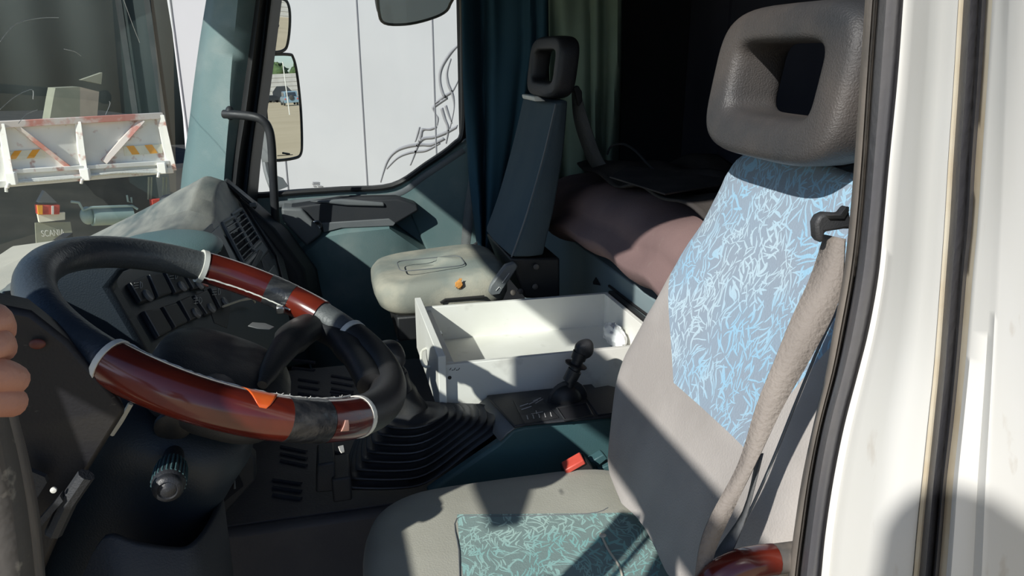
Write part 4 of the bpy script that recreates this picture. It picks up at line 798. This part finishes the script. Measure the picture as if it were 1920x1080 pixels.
chains = [[(wr + V((-.06, -.46, .10)), .062), (wr + V((-.13, -.22, -.09)), .052), (wr + V((-.07, -.10, -.05)), .044), (wr, .032), (H(-210, 760, .38), .028), (H(-160, 715, .395), .028)]]
def finger(pts, root=5): chains.append([root] + [(H(*p[:3]), p[3]) for p in pts])
finger([(-75, 628, .40, .0115), (-45, 600, .40, .0105), (-14, 594, .41, .0095), (0, 612, .425, .0085), (2, 632, .435, .008)])
finger([(-75, 668, .40, .0115), (-42, 650, .395, .0105), (-12, 640, .405, .0095), (2, 650, .425, .0085), (4, 662, .43, .0075)])
finger([(-72, 706, .40, .0115), (-40, 700, .395, .0108), (-5, 703, .405, .0105), (20, 711, .42, .0098), (30, 714, .428, .009)])
finger([(-75, 750, .40, .0105), (-40, 750, .395, .010), (-6, 750, .405, .0098), (18, 753, .42, .0092), (30, 756, .428, .0085)])
chains.append([4, (H(-190, 680, .42), .015), (H(-130, 650, .45), .0125), (H(-62, 640, .47), .011), (H(-35, 640, .475), .0095)])
hand = skinobj('person', chains, M['skin'], label='hand of a person reaching in from the left edge to grip the door frame', cat='person')
# ==================================================================== OUTSIDE
GZ = -1.45
b = B(); b.poly([(-260, -60, GZ), (420, -60, GZ), (420, 420, GZ), (-260, 420, GZ)]); struct(b, 'ground', M['sand'])
# white curtain-sided body beside the cab
bx = thing('box_truck_body', (.2, 6, GZ), 'white curtain-sided truck body with grey tribal graphic outside the passenger window', 'truck body')
YB = 5.0; xl = [(-60, 304), (0, 312), (60, 322), (140, 332), (220, 342), (300, 348), (400, 352)]
b = B(); xr = 1.45
left = [AY(x, py, YB) for py, x in xl]
left = [V((p.x, YB, p.z)) for p in left]; left = [V((left[0].x-.12, YB, 2.9))] + left + [V((left[-1].x, YB, -.45))]
b.prism(left + [V((xr, YB, -.45)), V((xr, YB, 2.9))], (0, 2.4, 0)); b.obj('side_curtain', M['box'], bx, bevel=.02)
for (x0, x1) in (((500, 0), (546, 350)), ((660, 0), (695, 345)), ((803, 0), (822, 260)), ((322, 0), (358, 330))):
    pa, pb_ = AY(*x0, YB-.003), AY(*x1, YB-.003); b = B(); b.box(((pa.x+pb_.x)/2, YB-.003, 1.2), (.006, .006, 3.2)); b.obj('curtain_seam', M['decal'], bx)
def band(L, R, yb=YB-.0015):
    b = B(); b.ribbon(smooth_path([AY(x, y, yb) for x, y in L], 6), smooth_path([AY(x, y, yb) for x, y in R], 6)); return b.obj('tribal_graphic', M['decal'], bx, solid=.001)
# tribal graphic strokes, from the crossing knot outwards
def zz(pts): return [(400+x*.463, y*.463) for x, y in pts]
band(zz([(1000, 172), (955, 210), (918, 270), (912, 330), (925, 385), (945, 400)]), zz([(1002, 176), (965, 218), (930, 275), (922, 325), (935, 378), (950, 392)]))
band(zz([(960, 235), (942, 290), (945, 340), (965, 390), (972, 440), (955, 520)]), zz([(964, 238), (950, 290), (955, 335), (974, 385), (975, 445), (958, 524)]))
band(zz([(992, 320), (965, 365), (930, 385), (895, 415)]), zz([(994, 324), (970, 372), (940, 395), (897, 425)]))
band(zz([(945, 390), (915, 410), (885, 430), (890, 450), (905, 475), (905, 505)]), zz([(950, 400), (920, 420), (895, 440), (898, 455), (912, 478), (907, 510)]))
band(zz([(918, 440), (930, 480), (945, 520), (940, 580)]), zz([(930, 435), (942, 478), (955, 522), (944, 582)]))
band(zz([(935, 430), (950, 470), (965, 500)]), zz([(945, 425), (958, 468), (968, 498)]))
band(zz([(905, 510), (870, 520), (840, 520), (832, 550), (822, 590), (795, 670)]), zz([(905, 518), (880, 528), (852, 530), (845, 556), (832, 592), (800, 668)]))
band(zz([(990, 505), (940, 530), (890, 550), (840, 558), (820, 590)]), zz([(985, 520), (940, 545), (892, 562), (852, 568), (830, 596)]))
band(zz([(930, 555), (880, 580), (840, 580), (790, 585), (740, 605), (700, 650), (675, 735)]), zz([(940, 565), (885, 592), (845, 592), (795, 598), (745, 615), (708, 655), (678, 740)]))
band(zz([(915, 575), (860, 605), (800, 612), (745, 635), (700, 680)]), zz([(920, 582), (862, 614), (800, 622), (748, 642), (702, 686)]))
band(zz([(830, 515), (822, 545), (815, 575)]), zz([(838, 514), (830, 545), (820, 572)]))
b = B()
for (x0, x1, y) in ((586, 598, 341), (585, 598, 344), (587, 592, 348), (595, 604, 348)): b.prism([AY(x, yy, YB-.004) for x, yy in ((x0, y), (x1, y), (x1, y+1.6), (x0, y+1.6))], (0, -.003, 0))
b.obj('small_print', M['decal'], bx)
b = B(); b.box((.25, 6.2, -.65), (2.3, 2.2, .35)); b.obj('underframe', M['chassis'], bx, bevel=.02)
for xx in (-.4, .9):
    b = B(); b.lathe((xx, 5.15, GZ+.5), (0, 1, 0), [(0, .2), (0, .48), (.04, .5), (.26, .5), (.28, .45), (.28, 0)], 32); b.obj('wheel', M['chassis'], bx)
# tipper truck seen through the windscreen
_a, _b = AY(0, 280, 9.3), AY(325, 280, 10.3); _d = (_b-_a).normalized(); TN = V((_d.y, -_d.x, 0)).normalized()
def T(px, py, o=0): return AP(px, py, TN, TN.dot(_a) - o)
tip = thing('tipper_truck', (-2.8, 10.5, GZ), 'white rusty tipper truck tailgate with orange hazard stripes seen through the windscreen', 'truck')
def tp3(pts, o, d, name, m, par=tip, bevel=0): b = B(); b.prism([T(x, y, o) for x, y in pts], -TN*d); return b.obj(name, m, par, bevel=bevel)
gate = tp3([(-70, 240), (300, 217), (322, 320), (-50, 350)], 0, .04, 'tailgate', M['rust'])
def rail(p, q2, wd, name='rail', m='rustred', o=-.06, dep=.06):
    a, c = T(*p, o), T(*q2, o); d = (c-a).normalized(); nrm = V((d.z, 0, -d.x)).normalized()*wd/2; b = B(); b.prism([a-nrm, c-nrm, c+nrm, a+nrm], -TN*dep); return b.obj(name, M[m], gate, bevel=.006)
rail((-70, 238), (306, 217), .075, 'top_rail'); rail((-50, 350), (326, 319), .075, 'bottom_rail', 'rust'); rail((2, 232), (22, 342), .07, 'stile', 'rust'); rail((146, 228), (160, 332), .07, 'stile', 'rust'); rail((300, 216), (324, 320), .10, 'stile', 'rust')
rail((30, 236), (130, 314), .05, 'diagonal_brace', o=-.05); rail((268, 224), (196, 304), .07, 'diagonal_brace', o=-.05)
rail((20, 322), (318, 305), .05, 'lower_rib', 'rust')
for x0, x1, y0, sgn in ((16, 84, 281, -1), (232, 304, 272, 1)):
    s_ = tp3([(x0, y0+3), (x1, y0-2), (x1+1, y0+15), (x0+2, y0+20)], -.012, .008, 'hazard_board', M['stripew'], gate)
    for k in range(2):
        xx = x0 + 8 + k*34; sl = 10*sgn; b = B(); b.prism([T(x, y, -.016) for x, y in ((xx-sl*.3, y0+2-k*2), (xx+14-sl*.3, y0+1-k*2), (xx+14+sl*.8, y0+17-k*2), (xx+sl*.8, y0+18-k*2))], -TN*.004); b.obj('orange_stripe', M['stripeo'], s_)
b = B(); b.tube(smooth_path([T(12, 360, -.08), T(20, 345, -.08), T(90, 338, -.08), T(155, 332, -.08), T(220, 324, -.08), T(300, 324, -.08)], 5), .018, 8); b.obj('locking_bar', M['whiterib'], gate)
for x, y in ((22, 335), (160, 327), (304, 315)):
    b = B(); b.box(T(x, y, -.08), (.10, .08, .14)); b.tube([T(x-6, y+8, -.1), T(x-8, y+18, -.1)], .02, 6); b.obj('gate_latch', M['rust'], gate, bevel=.01)
tp3([(-60, 345), (325, 325), (345, 380), (345, 475), (-60, 490)], .9, .3, 'chassis', M['chassis'])
tp3([(-60, 230), (300, 222), (320, 320), (-60, 345)], 1.2, 2.5, 'body', M['chassis'])
b = B(); b.box((-2.9, 12.6, GZ+.9), (2.4, 3.0, .5)); b.obj('rear_frame', M['chassis'], tip)
for xx in (-3.7, -1.75):
    b = B(); b.lathe((xx-.2, 10.9, GZ+.5), (1, 0, 0), [(0, .2), (0, .48), (.04, .5), (.46, .5), (.5, .45), (.5, 0)], 32); b.obj('wheel', M['chassis'], tip)
tp3([(104, 165), (150, 163), (150, 226), (92, 232), (100, 185)], 1.0, .3, 'grey_block', M['flap']); tp3([(150, 163), (186, 172), (182, 222), (150, 224)], 1.0, .3, 'tan_side', mat('tan_block', (.42, .36, .28), .8))  # plain grey and tan blocks behind the tailgate
tp3([(152, 150), (192, 136), (190, 158)], 1.0, .1, 'top_wedge', M['flap'])  # small wedge above the blocks
lampo = tp3([(70, 385), (113, 384), (112, 402), (72, 403)], -.05, .12, 'tail_lamp', M['red'], bevel=.01); tp3([(70, 385), (80, 385), (80, 402), (72, 402)], -.06, .02, 'amber_lens', M['stripeo'], lampo); tp3([(97, 386), (101, 386), (101, 402), (97, 402)], -.06, .02, 'white_lens', M['whiterib'], lampo)
tp3([(71, 402), (122, 398), (122, 412), (74, 417)], -.02, .05, 'lamp_board', M['stripew']); tp3([(72, 380), (84, 358), (107, 380)], -.05, .1, 'lamp_bracket', M['greytrim'])
fl = tp3([(66, 418), (132, 416), (138, 452), (68, 457)], .02, .02, 'mudflap', M['flap'])
tp3([(284, 374), (326, 370), (318, 386), (286, 390)], -.02, .08, 'tail_lamp', M['red'], bevel=.01)
for x in (279, 284, 306, 312): b = B(); b.tube([T(x, 332, .1), T(x-1, 374, .1)], .012, 6); b.obj('tail_rod', M['flap'], tip)
b = B(); b.tube([T(172, 406, .1), T(246, 403, .1)], .115, 20); b.obj('air_tank', M['tank'], tip); b = B(); b.ell(T(164, 404, .1), (V((.08, 0, 0)), V((0, .1, 0)), V((0, 0, .11)))); b.obj('tank_end', M['tank'], tip)
b = B(); b.tube([T(133, 378, 0), T(148, 380, 0), T(156, 394, 0), T(170, 389, 0), T(248, 386, 0), T(258, 392, 0)], .016, 6); b.tube([T(238, 366, 0), T(240, 378, 0), T(247, 380, 0), T(246, 370, 0)], .012, 6); b.obj('tank_bracket', M['tank'], tip)
def text(s, name, m, parent, p0, p1, h, thick=.003, zdir=V((0, 0, 1)), fn_=None):
    cu = bpy.data.curves.new(name, 'FONT'); cu.body = s; cu.extrude = thick; o = bpy.data.objects.new(name, cu); COL.objects.link(o); bpy.context.view_layer.update()
    me = bpy.data.meshes.new_from_object(o.evaluated_get(bpy.context.evaluated_depsgraph_get())); COL.objects.unlink(o); bpy.data.objects.remove(o)
    xs = [v.co.x for v in me.vertices]; ys = [v.co.y for v in me.vertices]; x0, x1 = min(xs), max(xs); y0, y1 = min(ys), max(ys)
    ex = V(p1)-V(p0); nrm = ex.cross(zdir).normalized()
    for v in me.vertices: v.co = V(p0) + ex*((v.co.x-x0)/(x1-x0)) + zdir*h*((v.co.y-y0)/(y1-y0)) + nrm*(v.co.z)
    me.materials.append(m); o = bpy.data.objects.new(name, me); COL.objects.link(o); o.parent = parent
    if parent: o.matrix_parent_inverse = parent.matrix_basis.inverted()
    return o
text('SCANIA', 'lettering', M['whiterib'], fl, T(79, 444, -.005), T(122, 441, -.005), .075)
# dark tarpaulin trailer behind the tipper
dk = thing('dark_trailer', (-5, 15, GZ), 'huge dark green tarpaulin trailer filling the view behind the tipper truck', 'trailer')
b = B(); b.grid(lambda u, v: V((-9.5 + 9.4*u, 15.4 + .05*sin(u*60)+.04*sin(u*23), GZ+.3 + 5.6*v)), 160, 2); b.obj('tarpaulin', M['tarp'], dk, solid=.02, ang=80)
b = B(); b.box((-4.8, 16.8, GZ+3.0), (9.3, 2.5, 5.3)); b.obj('trailer_body', M['tarp'], dk)
for px in (205, 262):
    b = B(); p = AY(px, 100, 14.1); b.box((p.x, 15.3, GZ+3.0), (.10, .08, 5.4)); b.obj('tarp_post', M['chassis'], dk)
# ---- the yard behind, seen in the mirrors
def hit(px, py, c, n_, z=GZ): p, d = reflect(px, py, c, n_); t = (z-p.z)/d.z; return p + d*t
def far(px, c, n_, dist, py=200): p, d = reflect(px, py, c, n_); d = V((d.x, d.y, 0)).normalized(); return V((p.x, p.y, GZ)) + d*dist, d
def car(name, label, pos, d, s, paint, suv=True, grp=None):
    t = thing(name, pos, label, 'car'); sd = V((-d.y, d.x, 0)); upz = V((0, 0, 1)); P = lambda a, c, h: pos + d*a*s + sd*c*s + upz*h*s
    b = B()
    body = [(-2.0, .35), (-2.0, .95), (-1.9, 1.05), (1.0, 1.08), (1.9, .95), (2.0, .4)]
    b.prism([P(a, -.85, h) for a, h in body], sd*1.7*s); b.obj('body', paint, t, bevel=.06)
    cab = [(-1.9, 1.05), (-1.75, 1.68 if suv else 1.4), (.35, 1.68 if suv else 1.4), (.95, 1.07)]
    b = B(); b.prism([P(a, -.76, h) for a, h in cab], sd*1.52*s); cb = b.obj('cabin', paint, t, bevel=.05)
    b = B(); b.prism([P(-1.93, -.6, 1.12), P(-1.93, .6, 1.12), P(-1.82, .55, 1.55 if suv else 1.3), P(-1.82, -.55, 1.55 if suv else 1.3)], d*.03); b.prism([P(-1.6, -.79, 1.12), P(.6, -.79, 1.12), P(.25, -.79, 1.55 if suv else 1.33), P(-1.5, -.79, 1.55 if suv else 1.33)], sd*.02); b.obj('window_glass', M['glassdark'], cb)
    for a in (-1.25, 1.3):
        for c in (-.88, .62): b = B(); b.lathe(P(a, c, .36), sd, [(0, .1), (0, .33), (.02, .36), (.24, .36), (.26, .33), (.26, 0)], 20); b.obj('wheel', M['chassis'], t)
    if suv: b = B(); b.lathe(P(-2.0, 0, .95), -d, [(0, .33), (.18, .36), (.22, .3), (.22, 0)], 20); b.obj('spare_wheel', M['chassis'], t)
    for c in (-.7, .7): b = B(); b.box(P(-2.01, c, .8), (.06, .14, .22)); b.obj('tail_lamp', M['red'], t)
    return t
p_, d_ = far(544, mc, mn, 50); sd_ = V((d_.x, d_.y, 0))
car('parked_car', 'blue-grey off-road car with rear spare wheel reflected in the main wing mirror', hit(544, 198, mc, mn), V((d_.x, d_.y-.12, 0)).normalized(), 1.25, M['carblue'])
for k, (px, dd) in enumerate(((512, 150), (500, 155))):
    p_, d2 = far(px, mc, mn, dd); car('parked_car', ['low dark car parked left of the off-road car in the wing mirror', 'dark car at the left edge of the main wing mirror reflection'][k], p_, V((.3, 1, 0)).normalized(), 1.0, M['cardark'], False)
p_, d2 = far(533, mc, mn, 158); hb = V((-d2.y, d2.x, 0))
sh_ = thing('open_shed', p_, 'dark open shed with arched roof behind the cars in the wing mirror', 'shed')
b = B(); b.prism([p_ + hb*a + V((0, 0, h)) for a, h in ((-1.9, 0), (-1.9, 1.9), (-1.0, 3.0), (1.0, 3.0), (1.9, 1.9), (1.9, 0))], d2*6); b.obj('shed_hall', M['cardark'], sh_)
p_, d2 = far(527, mc, mn, 172); hb = V((-d2.y, d2.x, 0))
b = B(); b.prism([p_ + hb*-60, p_ + hb*60, p_ + hb*60 + V((0, 0, 5.6)), p_ + hb*-60 + V((0, 0, 5.6))], d2*.5)
for k in range(6): b.prism([p_ + hb*-60 - d2*.1 + V((0, 0, .9*k+.3)), p_ + hb*60 - d2*.1 + V((0, 0, .9*k+.3)), p_ + hb*60 - d2*.1 + V((0, 0, .9*k+.4)), p_ + hb*-60 - d2*.1 + V((0, 0, .9*k+.4))], d2*.1)
b.obj('yard_wall', M['concrete'], None, label='long pale concrete wall closing the yard, reflected in the wing mirrors', cat='wall')
b = B(); q_, d3 = far(541, mc, mn, 75); b.tube([q_, q_ + V((0, 0, 5))], .05, 8); b.obj('lamp_post', M['whiterib'], None, label='thin pale lamp post in the yard, reflected in the main wing mirror', cat='lamp post')
rnd = random.Random(9)
for k in range(5):
    q_, d3 = far(436+k*46, mc, mn, 200 + (k % 2)*9); r0 = 2.9 + rnd.random()*.4
    tr = thing('tree', q_, 'green tree beyond the yard wall, %s of the tree line' % ['leftmost', 'second from the left', 'middle one', 'second from the right', 'rightmost'][k], 'tree', 'trees beyond the yard wall')
    b = B(); b.ell(q_ + V((0, 0, 5.2 + rnd.random()*1)), (V((r0, 0, 0)), V((0, r0, 0)), V((0, 0, r0*1.05))), 18, 12)
    for v in b.bm.verts: v.co += V((rnd.uniform(-.7, .7), rnd.uniform(-.7, .7), rnd.uniform(-.7, .7)))
    b.obj('crown', M['tree'], tr, ang=180); b = B(); b.tube([q_, q_ + V((0, 0, 4))], .4, 8); b.obj('trunk', M['chassis'], tr)
# motorcyclist-like parked scooter in the upper mirror
q_ = hit(511, 52, mc2, mn2); 
if q_.x < 5 or q_.x > 120: q_, _d = far(511, mc2, mn2, 40, 45)
mb = thing('scooter', q_, 'small dark scooter standing on the sand in the upper wing mirror', 'scooter')
b = B()
for a in (-.6, .6): b.lathe(q_ + V((a*.5, a, .3)), (1, -.5, 0), [(0, .1), (0, .28), (.05, .3), (.1, .28), (.1, 0)], 18)
b.obj('wheel', M['chassis'], mb); b = B(); b.ell(q_ + V((0, 0, .65)), (V((.3, .55, 0)), V((-.2, .1, 0)), V((0, 0, .28))), 18, 10); b.tube([q_ + V((.3, .55, .4)), q_ + V((.25, .5, 1.15))], .07, 8); b.tube([q_ + V((.0, .6, 1.15)), q_ + V((.5, .4, 1.15))], .04, 8); b.obj('body', M['cardark'], mb)
# ==================================================================== THE OPEN DRIVER'S DOOR (beyond the left edge of the view)
dr = thing('driver_door', (-.62, .45, .4), 'open white driver door swung outwards beyond the left edge', 'door')
def dbox(c, d, name, m, bevel=.01): b = B(); b.box(c, d); return b.obj(name, M[m], dr, bevel=bevel)
dbox((-.66, -.20, .53), (.07, .46, 1.50), 'door_panel', 'white')
dbox((-.66, .22, .45), (.07, .36, 1.32), 'front_panel', 'white')
dbox((-.66, -.01, 1.56), (.05, .82, .12), 'window_top_frame', 'white')
dbox((-.66, -.40, 1.42), (.05, .04, .25), 'window_rear_frame', 'white')
dbox((-.66, .36, 1.40), (.05, .10, .25), 'window_front_frame', 'white')
b = B(); b.prism([(-.685, .16, 1.27), (-.685, .42, 1.27), (-.685, .42, 1.41), (-.685, .27, 1.37)], (.05, 0, 0)); b.obj('shade_filler', M['white'], dr)  # filler added to keep sun off the near wheel rim
b = B(); b.box((-.70, -.80, 1.54), (.10, .40, .68)); b.obj('shade_block', M['blacksoft'], dr, bevel=.04)  # unseen block added to cast the shadow on the pillar foot
b = B(); b.tube([(-.66, -.36, 1.45), (-.70, -.62, 1.45)], .02, 10); b.obj('shade_block_arm', M['blacksoft'], dr)  # stay tying the added shadow block to the door
